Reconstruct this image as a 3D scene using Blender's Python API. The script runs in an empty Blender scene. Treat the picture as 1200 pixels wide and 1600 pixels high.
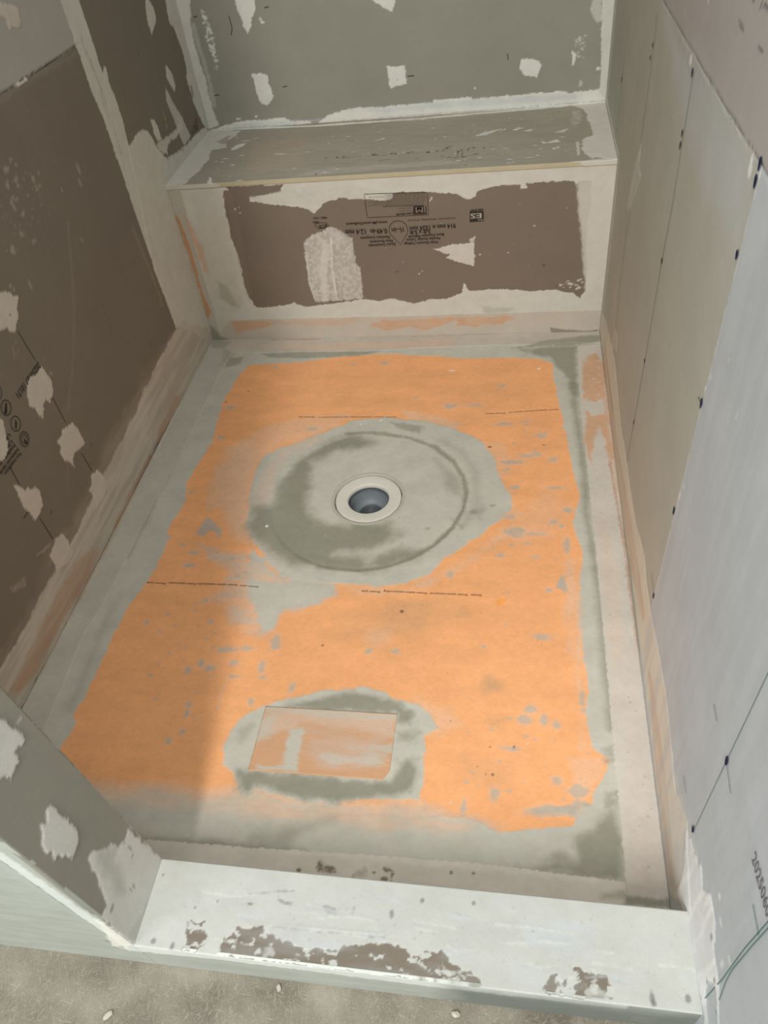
import bpy, bmesh, math, random
import numpy as np
from mathutils import Vector, Matrix, Euler

S = bpy.context.scene
COL = S.collection

# ------------------------------------------------------------------ camera
cam_d = bpy.data.cameras.new('camera')
cam_d.sensor_fit = 'VERTICAL'
cam_d.sensor_height = 36.0
cam_d.lens = 26.6124
cam_d.clip_start = 0.01
cam = bpy.data.objects.new('camera', cam_d)
COL.objects.link(cam)
cam.matrix_world = Matrix([[0.9858, -0.017037, 0.167058, 0.956721], [0.129516, 0.710356, -0.691824, -1.999239], [-0.106884, 0.703637, 0.702475, 1.258277], [0.0, 0.0, 0.0, 1.0]])
S.camera = cam

# ------------------------------------------------------------------ world, lights, exposure
S.view_settings.view_transform = 'Standard'
S.view_settings.look = 'None'
S.view_settings.gamma = 1.0
S.view_settings.use_curve_mapping = False
S.view_settings.exposure = -0.02

world = bpy.data.worlds.new('room_daylight')
S.world = world
world.use_nodes = True
bg = world.node_tree.nodes['Background']
bg.inputs['Color'].default_value = (0.93, 1.0, 1.06, 1)
bg.inputs['Strength'].default_value = 0.62

def window(name, loc, aim, sx, sy, power, color):
    ld = bpy.data.lights.new(name, 'AREA'); ld.shape = 'RECTANGLE'
    ld.size, ld.size_y, ld.energy, ld.color = sx, sy, power, color
    lo = bpy.data.objects.new(name, ld); COL.objects.link(lo); lo.location = loc
    lo.rotation_euler = (Vector(aim) - Vector(loc)).to_track_quat('-Z', 'Y').to_euler()
window('window_light', (0.66, -4.6, 3.3), (0.7, -0.5, 0.1), 0.36, 2.4, 140, (1.0, 0.96, 0.89))
window('side_window_light', (-1.7, -4.3, 1.9), (1.2, -1.4, 0.5), 1.8, 1.8, 52, (0.93, 0.98, 1.02))
window('curb_fill_light', (0.85, -1.75, 2.6), (0.8, -1.5, 0.0), 0.5, 0.5, 13, (1.0, 0.96, 0.88))  # added fill lamp over the curb, brightens the tray strip behind it

# ------------------------------------------------------------------ palette (reflectances, sRGB 8 bit)
PAL = dict(
    orange=(245,178,124), orangegrey=(196,160,124), orangedeep=(248,166,84), pink=(232,190,158), pinkgrey=(214,188,167),
    ts=(196,194,182), ts2=(188,178,164), damp=(146,145,130), dampdk=(120,116,102), dark=(70,62,54), mudw=(206,210,203), white=(240,240,236),
    band=(204,198,188), band2=(216,210,198), band3=(190,188,176), band4=(196,188,176), bandg=(190,186,174), bandpink=(204,190,180),
    orangeband=(208,164,128), orangeband2=(196,148,106), rust=(182,134,104), rustL=(190,156,130), dirt=(112,96,76),
    brown=(126,115,103), brownlt=(142,128,112), smear=(196,194,188), mud=(218,216,208), mudt=(206,203,194), tsl=(198,194,182),
    mudl=(218,219,212), mudb=(206,206,198), mudj=(206,206,197), mudsh=(160,160,152), mudd=(202,196,185), mudsm=(172,166,156), mudJ=(212,212,206),
    greytop=(150,146,132), pinkboard=(178,160,142), greylt=(172,168,156), ink=(66,62,56), inkl=(80,82,84), inkblue=(22,30,74), chalk=(104,136,130),
    smearblue=(190,196,202), smeardk=(120,120,116), grey2=(160,158,150), yellow=(214,200,140),
    brownL=(128,121,109), greyL=(174,172,166), dustL=(158,148,136), bandL=(200,194,182),
    beige=(192,191,178), beigedk=(160,156,140), nearR=(200,205,207), nearR2=(188,193,195), brownR=(186,180,173), dustR=(184,180,174), paper=(226,224,212),
    bandR=(226,220,206), curbw=(190,192,186), brownC=(124,116,104), printgrey=(112,110,112), frontdk=(106,111,104),
    mudr=(248,248,244), seat=(160,154,140), greyJ=(146,146,136), board=(148,147,136), front=(168,173,163))
def lin(c):
    c = np.array(c, float) / 255.0
    return np.where(c <= 0.04045, c / 12.92, ((c + 0.055) / 1.055) ** 2.4)

# ------------------------------------------------------------------ materials
def mat_attr(name, grain=(900, 0.05), blotch=(9, 0.08), stretch=(1, 1, 1), bump=0.15, rough=0.9, bscale=500):
    """surface colour stored on the mesh, broken up by procedural grain"""
    m = bpy.data.materials.new(name); m.use_nodes = True
    nt = m.node_tree; N = nt.nodes; Lk = nt.links
    b = N['Principled BSDF']; b.inputs['Roughness'].default_value = rough
    b.inputs['Specular IOR Level'].default_value = 0.25
    a = N.new('ShaderNodeAttribute'); a.attribute_name = 'Col'
    tc = N.new('ShaderNodeTexCoord'); mp = N.new('ShaderNodeMapping'); mp.inputs['Scale'].default_value = stretch
    Lk.new(tc.outputs['Object'], mp.inputs['Vector'])
    n1 = N.new('ShaderNodeTexNoise'); n1.inputs['Scale'].default_value = grain[0]; n1.inputs['Detail'].default_value = 3
    n2 = N.new('ShaderNodeTexNoise'); n2.inputs['Scale'].default_value = blotch[0]; n2.inputs['Detail'].default_value = 6
    Lk.new(mp.outputs[0], n1.inputs['Vector']); Lk.new(mp.outputs[0], n2.inputs['Vector'])
    r1 = N.new('ShaderNodeMapRange'); r1.inputs[1].default_value = .25; r1.inputs[2].default_value = .75
    r1.inputs[3].default_value = 1 - grain[1]; r1.inputs[4].default_value = 1 + grain[1]
    r2 = N.new('ShaderNodeMapRange'); r2.inputs[1].default_value = .25; r2.inputs[2].default_value = .75
    r2.inputs[3].default_value = 1 - blotch[1]; r2.inputs[4].default_value = 1 + blotch[1]
    Lk.new(n1.outputs['Fac'], r1.inputs[0]); Lk.new(n2.outputs['Fac'], r2.inputs[0])
    mu = N.new('ShaderNodeMath'); mu.operation = 'MULTIPLY'
    Lk.new(r1.outputs[0], mu.inputs[0]); Lk.new(r2.outputs[0], mu.inputs[1])
    vm = N.new('ShaderNodeVectorMath'); vm.operation = 'SCALE'
    Lk.new(a.outputs['Color'], vm.inputs[0]); Lk.new(mu.outputs[0], vm.inputs['Scale'])
    Lk.new(vm.outputs[0], b.inputs['Base Color'])
    nb = N.new('ShaderNodeTexNoise'); nb.inputs['Scale'].default_value = bscale; nb.inputs['Detail'].default_value = 4
    Lk.new(mp.outputs[0], nb.inputs['Vector'])
    bp = N.new('ShaderNodeBump'); bp.inputs['Strength'].default_value = bump; bp.inputs['Distance'].default_value = 0.001
    Lk.new(nb.outputs['Fac'], bp.inputs['Height']); Lk.new(bp.outputs[0], b.inputs['Normal'])
    return m

def mat_plain(name, rgb, rough=0.8, grain=0.06, scale=300, bump=0.1, metallic=0):
    m = bpy.data.materials.new(name); m.use_nodes = True
    nt = m.node_tree; N = nt.nodes; Lk = nt.links
    b = N['Principled BSDF']; b.inputs['Roughness'].default_value = rough; b.inputs['Metallic'].default_value = metallic
    b.inputs['Specular IOR Level'].default_value = 0.3
    c = lin(rgb)
    tc = N.new('ShaderNodeTexCoord'); n1 = N.new('ShaderNodeTexNoise'); n1.inputs['Scale'].default_value = scale; n1.inputs['Detail'].default_value = 4
    Lk.new(tc.outputs['Object'], n1.inputs['Vector'])
    cr = N.new('ShaderNodeValToRGB'); e = cr.color_ramp.elements
    e[0].position = .3; e[1].position = .7
    e[0].color = (*[min(1, v * (1 - grain)) for v in c], 1); e[1].color = (*[min(1, v * (1 + grain)) for v in c], 1)
    Lk.new(n1.outputs['Fac'], cr.inputs[0]); Lk.new(cr.outputs[0], b.inputs['Base Color'])
    bp = N.new('ShaderNodeBump'); bp.inputs['Strength'].default_value = bump; bp.inputs['Distance'].default_value = 0.001
    Lk.new(n1.outputs['Fac'], bp.inputs['Height']); Lk.new(bp.outputs[0], b.inputs['Normal'])
    return m

MAT = dict(
    board=mat_attr('board_paper', (700, .035), (5, .05), bump=.08),
    compound=mat_attr('joint_compound', (420, .03), (30, .05), bump=.22, bscale=220),
    fleece=mat_attr('orange_fleece', (330, .055), (14, .06), stretch=(.35, 1.6, 1), bump=.2),
    thinset=mat_attr('thinset_mortar', (800, .06), (16, .06), bump=.25),
    band=mat_attr('banding_fleece', (900, .06), (12, .05), bump=.3, bscale=900))
def mat_for(part, default):
    if part is None: return MAT[default]
    for key, m in (('band', 'band'), ('fleece', 'fleece'), ('thinset', 'thinset'), ('compound', 'compound'), ('tape', 'compound')):
        if key in part: return MAT[m]
    return MAT['board']

# ------------------------------------------------------------------ object helpers
def tag(o, label=None, cat=None, kind=None, group=None):
    if label: o['label'] = label
    if cat: o['category'] = cat
    if kind: o['kind'] = kind
    if group: o['group'] = group
    return o
def empty(name, loc=(0, 0, 0)):
    o = bpy.data.objects.new(name, None); o.empty_display_size = .1
    o.location = loc; COL.objects.link(o); return o
def mesh_obj(name, verts, faces, mat, parent=None, smooth=False, cols=None):
    me = bpy.data.meshes.new(name)
    if isinstance(verts, np.ndarray) and isinstance(faces, np.ndarray):
        nf, k = faces.shape
        me.vertices.add(len(verts)); me.vertices.foreach_set('co', verts.astype(np.float32).ravel())
        me.loops.add(nf * k); me.loops.foreach_set('vertex_index', faces.astype(np.int32).ravel())
        me.polygons.add(nf); me.polygons.foreach_set('loop_start', np.arange(nf, dtype=np.int32) * k)
        me.update(calc_edges=True)
    else:
        me.from_pydata([tuple(v) for v in verts], [], [tuple(f) for f in faces])
    if cols is not None:
        at = me.color_attributes.new('Col', 'FLOAT_COLOR', 'POINT')
        at.data.foreach_set('color', np.c_[cols, np.ones(len(cols))].astype(np.float32).ravel())
    if smooth: me.polygons.foreach_set('use_smooth', np.ones(len(me.polygons), bool))
    me.materials.append(mat)
    o = bpy.data.objects.new(name, me); COL.objects.link(o)
    if parent is not None:
        o.parent = parent
        o.matrix_parent_inverse = Matrix.Translation(-Vector(parent.location))
    return o
def box(name, lo, hi, mat, parent=None):
    (x0, y0, z0), (x1, y1, z1) = lo, hi
    v = [(x, y, z) for z in (z0, z1) for y in (y0, y1) for x in (x0, x1)]
    f = [(0, 2, 3, 1), (4, 5, 7, 6), (0, 1, 5, 4), (2, 6, 7, 3), (0, 4, 6, 2), (1, 3, 7, 5)]
    return mesh_obj(name, v, f, mat, parent)

# ------------------------------------------------------------------ value noise in numpy
_T = np.random.RandomState(5).rand(256, 256)
def vnoise(x, y):
    xi = np.floor(x).astype(int); yi = np.floor(y).astype(int)
    fx = x - xi; fy = y - yi; fx = fx * fx * (3 - 2 * fx); fy = fy * fy * (3 - 2 * fy)
    a = _T[xi & 255, yi & 255]; b = _T[(xi + 1) & 255, yi & 255]; c = _T[xi & 255, (yi + 1) & 255]; d = _T[(xi + 1) & 255, (yi + 1) & 255]
    return (a * (1 - fx) + b * fx) * (1 - fy) + (c * (1 - fx) + d * fx) * fy
def fbm(x, y, o=4):
    s = 0; a = .5; n = 0
    for i in range(o):
        s = s + a * vnoise(x * 2 ** i + 17.3 * i, y * 2 ** i + 31.7 * i); n += a; a *= .55
    return s / n - .5
def sstep(x): x = np.clip(x, 0, 1); return x * x * (3 - 2 * x)

def seg_dist(U, V, pts, closed):
    """distance to a polyline, and inside test when closed"""
    d = np.full(U.shape, 1e9); inside = np.zeros(U.shape, bool)
    n = len(pts)
    for i in range(n if closed else n - 1):
        (x0, y0), (x1, y1) = pts[i], pts[(i + 1) % n]
        dx, dy = x1 - x0, y1 - y0; L2 = dx * dx + dy * dy + 1e-9
        t = np.clip(((U - x0) * dx + (V - y0) * dy) / L2, 0, 1)
        d = np.minimum(d, (U - x0 - t * dx) ** 2 + (V - y0 - t * dy) ** 2)
        if closed:
            c = ((y0 > V) != (y1 > V)) & (U < dx * (V - y0) / (dy if abs(dy) > 1e-9 else 1e-9) + x0)
            inside ^= c
    d = np.sqrt(d)
    return np.where(inside, -d, d) if closed else d

class Surface:
    """a flat sheet (origin + two unit axes, millimetres) that carries coats, bands and patches as real relief;
    the sheet is cut into one mesh per coat, band, patch and board"""
    def __init__(s, O, U, V, us, vs, base, thick=12, relief=.25, seed=0, cloud=.07):
        s.O, s.U, s.V = (np.array(a, float) for a in (O, U, V)); s.N = np.cross(s.U, s.V)
        s.u = np.array(us, float); s.v = np.array(vs, float); s.seed = seed; s.cloud = cloud
        s.UU, s.VV = np.meshgrid(s.u, s.v, indexing='ij')
        s.col = np.tile(lin(PAL[base]), s.UU.shape + (1,)); s.h = relief * 2 * fbm(s.UU / 60 + seed, s.VV / 60, 3)
        s.lab = np.zeros(s.UU.shape, int); s.names = [None]; s.thick = thick; s.flat = []
    def window(s, pts, pad):
        p = np.array([q[:2] for q in pts]); lo = p.min(0) - pad; hi = p.max(0) + pad
        i0, i1 = np.searchsorted(s.u, [lo[0], hi[0]]); j0, j1 = np.searchsorted(s.v, [lo[1], hi[1]])
        return (slice(i0, i1), slice(j0, j1)) if i1 > i0 and j1 > j0 else None
    def blend(s, w, m, c, o):
        if o.get('mt'):
            a, b = o.get('ms', (30, 30)); n = fbm(s.UU[w] / a + s.seed, s.VV[w] / b + 3.1, 4)
            m = m * (1 - o['mt'] + o['mt'] * sstep((n + .12 - o.get('th', 0)) / .24 * (1 + 2 * (o.get('th', 0) > 0))))
        m = m * o.get('a', 1)
        s.col[w] = s.col[w] * (1 - m[..., None]) + lin(PAL[c]) * m[..., None]
        if 'h' in o: s.h[w] += m * o['h']
        return m
    def run(s, ops):
        for kind, pts, c, o in ops:
            o = dict(o)
            sf = o.get('s', 3); na = o.get('n', 3); ns = o.get('ns', 12); k = s.seed * 7.7 + pts[0][0] * .013
            if kind in 'PL':
                w = s.window(pts, sf + na + o.get('w', 0) + 4)
                if w is None: continue
                U, V = s.UU[w], s.VV[w]
                d = seg_dist(U, V, [q[:2] for q in pts], kind == 'P')
                if kind == 'L': d = d - o['w'] / 2
                if na: d = d + 2 * na * fbm(U / ns + k, V / ns + k, 4) + 2 * o.get('f', 2.2) * fbm(U / 5.3 + k, V / 5.3, 2)
                m = s.blend(w, sstep(.5 - d / sf), c, o)
                if o.get('part'):
                    s.names.append(o['part']); s.lab[w] = np.where(sstep(.5 - d / sf) > .5, len(s.names) - 1, s.lab[w])
            elif kind in 'KR':
                if kind == 'R':
                    rs = np.random.RandomState(o['sd']); P = np.array(pts); lo, hi = P.min(0), P.max(0); q = []
                    while len(q) < o['n']:
                        t = lo + rs.rand(2) * (hi - lo)
                        if seg_dist(t[:1], t[1:], pts, True)[0] < 0:
                            r = o['r'][0] + (o['r'][1] - o['r'][0]) * rs.rand() ** 2; q.append((t[0], t[1], r * (1 + rs.rand() * .8 * ('an' in o)), r))
                    pts2 = q
                else: pts2 = pts
                for x, y, rx, ry in pts2:
                    w = s.window([(x, y)], max(rx, ry) * 1.8 + sf + na)
                    if w is None: continue
                    U, V = s.UU[w], s.VV[w]; rm = min(rx, ry)
                    d = (np.sqrt(((U - x) / rx) ** 2 + ((V - y) / ry) ** 2) - 1) * rm
                    d = d + (.65 * rm if 'an' in o else .3 * rm) * 2 * fbm(U / max(ns * .6, rm) + x, V / max(ns * .6, rm) + y, 3)
                    if 'halo' in o: s.blend(w, .4 * sstep(.5 - (d - rm * .5) / (sf + rm)), o['halo'], {})
                    s.blend(w, sstep(.5 - d / min(sf, 2 + rm)), c, o)
            else: s.flat.append((kind, pts, c, o))
        s.col *= (1 + s.cloud * fbm(s.UU / 55 + 9, s.VV / 40 + s.seed, 4) + s.cloud * .8 * fbm(s.UU / 10 + 9, s.VV / 7 + s.seed, 3))[..., None]
    def world(s, u, v, h=0): return s.O + (np.asarray(u)[..., None] * s.U + np.asarray(v)[..., None] * s.V + np.asarray(h)[..., None] * s.N) / 1000
    def build(s, parent, base_name, default='board', hole=None, labels=None, origin=(0, 0, 0)):
        nu, nv = s.UU.shape
        pu = np.r_[0, np.arange(nu), nu - 1]; pv = np.r_[0, np.arange(nv), nv - 1]     # folded rim gives the sheet its thickness
        UU = s.UU[np.ix_(pu, pv)]; VV = s.VV[np.ix_(pu, pv)]; hh = s.h[np.ix_(pu, pv)].copy()
        hh[0] = hh[-1] = -s.thick; hh[:, 0] = hh[:, -1] = -s.thick
        col = s.col[np.ix_(pu, pv)]; lab = s.lab[np.ix_(pu, pv)]
        P = s.world(UU, VV, hh).reshape(-1, 3); C = col.reshape(-1, 3)
        idx = np.arange(P.shape[0]).reshape(nu + 2, nv + 2)
        F = np.stack([idx[:-1, :-1], idx[1:, :-1], idx[1:, 1:], idx[:-1, 1:]], -1).reshape(-1, 4)
        fl = np.maximum(lab[:-1, :-1], lab[1:, 1:]).reshape(-1)
        if hole:
            cx, cy, r = hole; uc = UU.reshape(-1)[F].mean(1); vc = VV.reshape(-1)[F].mean(1)
            keep = (uc - cx) ** 2 + (vc - cy) ** 2 > r * r; F = F[keep]; fl = fl[keep]
        out = []
        for i, nm in enumerate(s.names):
            f = F[fl == i]
            if not len(f): continue
            used, inv = np.unique(f, return_inverse=True)
            o = mesh_obj(nm or base_name, P[used], inv.reshape(f.shape), mat_for(nm, default), parent, True, C[used])
            if labels and (nm or base_name) in labels: o['label'] = labels[nm or base_name]
            out.append(o)
        for kind, pts, c, o in s.flat:
            if kind == 'X':   # a drawn line: a thin ribbon lying on the sheet
                p = np.array(pts); t = np.gradient(p, axis=0); t /= np.linalg.norm(t, axis=1)[:, None] + 1e-9
                nrm = np.c_[-t[:, 1], t[:, 0]] * o['w'] / 2
                q = np.r_[p + nrm, p - nrm]; n = len(p)
                vs = s.world(q[:, 0], q[:, 1], np.full(2 * n, 1.3)); fs = np.array([(i + n, i + n + 1, i + 1, i) for i in range(n - 1)])
            else:
                x, y, rx, ry = pts[0]; a = np.linspace(0, 2 * math.pi, 17)[:-1]
                vs = s.world(np.r_[x, x + rx * np.cos(a) * (1 + .12 * np.sin(3 * a))], np.r_[y, y + ry * np.sin(a)], np.full(17, 1.5))
                fs = np.array([(0, i + 1, (i + 1) % 16 + 1) for i in range(16)])
            ob = mesh_obj(o['name'], vs, fs, flat_mat(c), parent); out.append(ob)
        s.flat = []
        return out
_fm = {}
def flat_mat(c):
    if c not in _fm: _fm[c] = mat_plain('drawn_' + c, PAL[c], .85, .1, 400, 0)
    return _fm[c]
def rng(a, b, st): return np.linspace(a, b, int(round((b - a) / st)) + 1)

DATA = {
'tray': [
 ('P',[(161.7,-141.8),(241.6,-137.3),(320.7,-132.7),(377.3,-117.5),(453.8,-102.8),(570.3,-96.3),(706.2,-110.6),(801.2,-126.6),(948.4,-127.7),(1020.6,-133.1),(1064.6,-159.8),(1058.3,-203.1),(1067.3,-257.3),(1077.5,-371),(1086.8,-476.1),(1097.1,-573.7),(1100.7,-631.2),(1109,-675.3),(1110.4,-707.5),(1099.8,-749.4),(1090.1,-780.1),(1100.4,-828.9),(1107.9,-870.2),(1100.5,-939.1),(1091.4,-1023.9),(1091.2,-1079.4),(1097.2,-1131.9),(1099.6,-1175),(1099.7,-1216.5),(1096.4,-1256.6),(1096.9,-1307.4),(1101,-1331.5),(1126.8,-1347.4),(1118,-1382.9),(1096.2,-1412.7),(1095.3,-1429.2),(1074.3,-1436.4),(1027.5,-1442.5),(1037.7,-1450.3),(1068.4,-1453),(1063.6,-1469.2),(1016.6,-1475.4),(980.6,-1482.7),(949.7,-1490.6),(923.5,-1481.4),(891.4,-1471.3),(848.8,-1471.7),(795.2,-1476.3),(686.7,-1485.5),(561.6,-1481.6),(456.9,-1482.4),(291.3,-1490.3),(190.5,-1486.8),(106.6,-1444.4),(125.7,-1377.9),(126.9,-1350.6),(109.8,-1330.9),(121.6,-1301.7),(119.6,-1265.1),(121.3,-1219.4),(121.4,-1138.9),(126.9,-1070.1),(138.2,-1011.8),(146.6,-958.6),(152.7,-909.3),(149.7,-868.7),(152.6,-858.2),(138.9,-837.6),(138.7,-798.9),(147.3,-749.9),(148.2,-727),(132.4,-668.6),(134.6,-632.1),(140.3,-594.6),(147.2,-530),(150,-503.4),(142.3,-434.6),(134.2,-362.5),(130.2,-302.2),(138.1,-239.8),(144.7,-191.4)],'orange',{'s':4,'n':5,'ns':22,'part':'fleece_sheet','h':-0.4}),
 ('P',[(588.3,-1064.8),(826.2,-1002.8),(882.1,-1050.4),(757.2,-1120.7),(626.5,-1127.8)],'orangegrey',{'s':28,'n':14,'ns':40,'a':0.18}),
 ('P',[(913.5,-1200.6),(949.7,-1205.4),(938.3,-1229.7),(908.5,-1228.9)],'orangegrey',{'s':28,'n':14,'ns':40,'a':0.55}),
 ('P',[(861.6,-1034.9),(871.7,-1050.9),(849.6,-1055.2)],'orangegrey',{'s':28,'n':14,'ns':40,'a':0.3}),
 ('P',[(910.6,-1282.4),(951.1,-1279.6),(946,-1312),(917.3,-1307.8)],'orangegrey',{'s':28,'n':14,'ns':40,'a':0.35}),
 ('P',[(690.2,-1008.9),(800.6,-1021),(780.8,-1095.8),(703.2,-1107.9)],'orangegrey',{'s':28,'n':14,'ns':40,'a':0.22}),
 ('P',[(570.3,-1115),(649.1,-1102.7),(626.5,-1127.8)],'orangegrey',{'s':28,'n':14,'ns':40,'a':0.25}),
 ('P',[(874.3,-1360.7),(963.7,-1365.9),(953.7,-1424.4),(877,-1407.8)],'orangegrey',{'s':28,'n':14,'ns':40,'a':0.18}),
 ('P',[(925.2,-1010.2),(946.1,-1007.5),(944,-1034.2),(926.8,-1023.5)],'orangedeep',{'s':6,'n':5,'ns':15,'a':0.8}),
 ('P',[(108.6,-1475.3),(343,-1464.9),(440.3,-1466.4),(518.9,-1450.6),(591.9,-1463.2),(705.7,-1465),(815.4,-1460.3),(902.1,-1472.5),(949.7,-1490.6),(952.4,-1615.4),(212.8,-1688.1)],'ts',{'s':34,'n':10,'ns':50,'a':0.95}),
 ('P',[(152.6,-1459.5),(338.9,-1453.2),(452.7,-1447.7),(521.3,-1459.8),(706.4,-1469.4),(814.1,-1447.1),(880,-1458.2),(949.5,-1479.1),(861.3,-1497.3),(645.8,-1505.4),(413.2,-1494),(195.6,-1498.3)],'pink',{'s':26,'n':12,'ns':40,'a':0.55,'mt':0.5,'ms':(60, 9)}),
 ('P',[(239,-503.1),(207.3,-581.4),(218.6,-679.1),(253.7,-769.7),(310,-853.3),(362.2,-872),(281.8,-529.4)],'pink',{'s':45,'n':18,'ns':50,'a':0.9}),
 ('P',[(198.5,-581.4),(193,-679.6),(220.9,-770.5),(247.3,-747.6),(239,-630.8)],'pink',{'s':26,'n':12,'ns':30,'a':0.6}),
 ('P',[(224.3,-781.4),(243.8,-802.6),(272.9,-829.5),(275.4,-854.4),(247.3,-830.2),(234.5,-851.5),(212.7,-843.9)],'ts2',{'s':7,'n':5,'ns':14,'a':0.9}),
 ('P',[(229.5,-876.4),(298.1,-894.2),(371.5,-907.5),(419.6,-947.9),(499.2,-972.6),(580.5,-981.9),(586.1,-1013.6),(543.8,-1050.1),(482.8,-1061.6),(469.8,-1084.1),(475.2,-1107),(465.7,-1136.6),(438.5,-1138.1),(411.6,-1115.3),(372.3,-1100.8),(338.9,-1059.9),(302.1,-1035.3),(330.8,-1007.1),(332.6,-960.8)],'pinkgrey',{'s':26,'n':20,'ns':45,'a':0.95,'mt':0.5,'ms':(70, 16)}),
 ('P',[(367.4,-891.9),(420.2,-919.3),(498,-967.2),(576.2,-982.1),(582.7,-1010.3),(542.4,-1043.3),(475.1,-1058.5),(471.9,-1087.4),(473.6,-1112),(448.1,-1121.5),(421.8,-1073.1),(386.8,-1022.6),(379.8,-968.3),(362.4,-931.1)],'ts',{'s':14,'n':12,'ns':30,'a':0.95}),
 ('P',[(273,-914.9),(447,-937.4),(424.1,-966.5),(362.5,-959.6)],'pinkgrey',{'s':25,'n':15,'ns':40,'a':0.6}),
 ('L',[(387.2,-968),(433.7,-975.3),(471.4,-979.3)],'pink',{'s':16,'n':8,'ns':25,'a':0.7,'w':14}),
 ('P',[(408.1,-925.5),(423.3,-938.3),(447.8,-959.9),(441.3,-963.9),(418.7,-944.2)],'orange',{'s':7,'n':3,'ns':12,'a':0.9}),
 ('P',[(356.2,-908),(368.9,-915.4),(369.9,-930.8),(357.3,-923.6)],'orange',{'s':7,'n':3,'ns':12,'a':0.6}),
 ('P',[(588.8,-988.7),(687.4,-988),(743.1,-989.1),(821.2,-932.3),(901.1,-854.5),(956.6,-793.8),(955.8,-731.9),(977.9,-752.4),(943,-833.8),(875.5,-911.9),(809.4,-959.8),(744.6,-1003),(634.9,-1011.4)],'pink',{'s':22,'n':14,'ns':35,'a':0.65,'mt':0.5,'ms':(60, 18)}),
 ('P',[(658.9,-367.2),(748.8,-395.8),(818.8,-423.4),(804.5,-463.1),(683.1,-428.2)],'pink',{'s':20,'n':10,'ns':30,'a':0.75}),
 ('P',[(872.4,-501.7),(936.9,-501.5),(954.5,-621.7),(931.9,-644.8)],'pink',{'s':20,'n':10,'ns':30,'a':0.4}),
 ('P',[(956.8,-813.7),(1029.8,-665.7),(1086.4,-729),(1041,-830.7),(971.3,-852.2)],'pink',{'s':50,'n':20,'ns':50,'a':0.35}),
 ('P',[(663.6,-1110),(726.6,-1082.6),(707.3,-1138.9),(685.7,-1170.7)],'pink',{'s':25,'n':14,'ns':40,'a':0.45}),
 ('P',[(1068.9,-904.7),(1100.5,-885.3),(1094.9,-1175.3),(1095.5,-1331.9),(1082.5,-1332.9),(1075.4,-1162.2),(1061.6,-1041.5)],'pink',{'s':18,'n':9,'ns':40,'a':0.75,'mt':0.6,'ms':(14, 90)}),
 ('P',[(1062.3,-1346.4),(1126.8,-1347.4),(1113.4,-1388.9),(1074.8,-1425.5),(1065.8,-1392.7)],'pink',{'s':14,'n':9,'ns':25,'a':0.6}),
 ('P',[(783.3,-1250.8),(845.4,-1273.7),(870.6,-1298.2),(837.1,-1319.9),(795.8,-1316.4)],'pink',{'s':30,'n':15,'ns':40,'a':0.6}),
 ('P',[(183.4,-529.8),(221,-503.2),(279.3,-448.9),(342.5,-407.3),(430.7,-393.7),(510.9,-388.6),(492.2,-435.7),(364.1,-502.9),(295,-580.6),(262.9,-654.6)],'pink',{'s':24,'n':14,'ns':40,'a':0.6}),
 ('P',[(610.6,-403.2),(524,-413.8),(458.8,-465.5),(374.1,-516),(310.8,-560.2),(304,-642.1),(314.1,-719.1),(331.9,-810.9),(363.8,-872),(436.6,-937.8),(481.8,-973.3),(574.8,-982.2),(663.3,-985.5),(737.5,-975.3),(781.6,-942.9),(812.9,-895.6),(874.9,-837.8),(926.2,-786.5),(956.1,-750.8),(952.4,-697.7),(928.8,-642.6),(907.9,-556),(872,-494.1),(807,-450),(728.4,-417.6)],'ts',{'s':7,'n':7,'ns':25,'part':'thinset_coat_round','h':0.5}),
 ('P',[(449.3,-443.8),(374.1,-508.1),(335.3,-567.6),(319.3,-641.8),(329.3,-745.8),(369.9,-871.8),(444.8,-928),(416.1,-870.3),(375.3,-766.8),(358.7,-629.3),(390.3,-541.8),(451.8,-502.7)],'pinkgrey',{'s':26,'n':12,'ns':30,'a':0.5}),
 ('P',[(528.9,-465.5),(462,-510.5),(402,-579.7),(374.4,-681.2),(381.3,-744.7),(334.2,-745.7),(336.2,-815.1),(365.8,-867.9),(416,-902),(467.1,-927.2),(543.7,-939.4),(624.3,-943.7),(694.1,-929.9),(741.3,-905.7),(752.9,-878.7),(708.6,-870.5),(640.3,-905.6),(557.6,-895.1),(671.4,-865.9),(699.6,-831.3),(676.7,-791.1),(603.9,-793.1),(542.1,-809.3),(487,-789.8),(460.9,-731.8),(459,-675.1),(441.7,-623.4),(452.1,-574.3),(501.7,-538.6),(568,-528.1),(598.2,-502.3)],'damp',{'s':42,'n':16,'ns':34,'a':0.95}),
 ('L',[(517.5,-470.9),(584.4,-465.6),(619.1,-468.2),(689,-484),(759.3,-522.2),(808.7,-576.2),(837.5,-634.8),(848.3,-690.9),(843.8,-745),(821.1,-807.6),(780.4,-864.2),(733.8,-902.2),(679.6,-928.6),(623.8,-940),(534.9,-932.2)],'damp',{'s':11,'n':3,'ns':40,'a':0.95,'w':11}),
 ('L',[(774.1,-501.9),(825.7,-539.4),(869.6,-622.8),(874.5,-733.7),(848.2,-796.7)],'damp',{'s':35,'n':8,'ns':30,'a':0.45,'w':10}),
 ('P',[(762.8,-564.4),(828.2,-634.9),(838.3,-702.1),(803.3,-680.7),(782.6,-612.2)],'damp',{'s':29,'n':10,'ns':30,'a':0.5}),
 ('P',[(630.6,-422.6),(683.4,-430.9),(722.3,-444.5),(712.7,-468.3),(659.7,-449.7)],'damp',{'s':14,'n':6,'ns':16,'a':0.7}),
 ('P',[(860.7,-755.2),(896.8,-733.2),(883.9,-779.5)],'damp',{'s':16,'n':6,'ns':20,'a':0.45}),
 ('P',[(817.6,-777.1),(848.4,-800.8),(844.8,-813)],'damp',{'s':13,'n':4,'ns':20,'a':0.5}),
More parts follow.
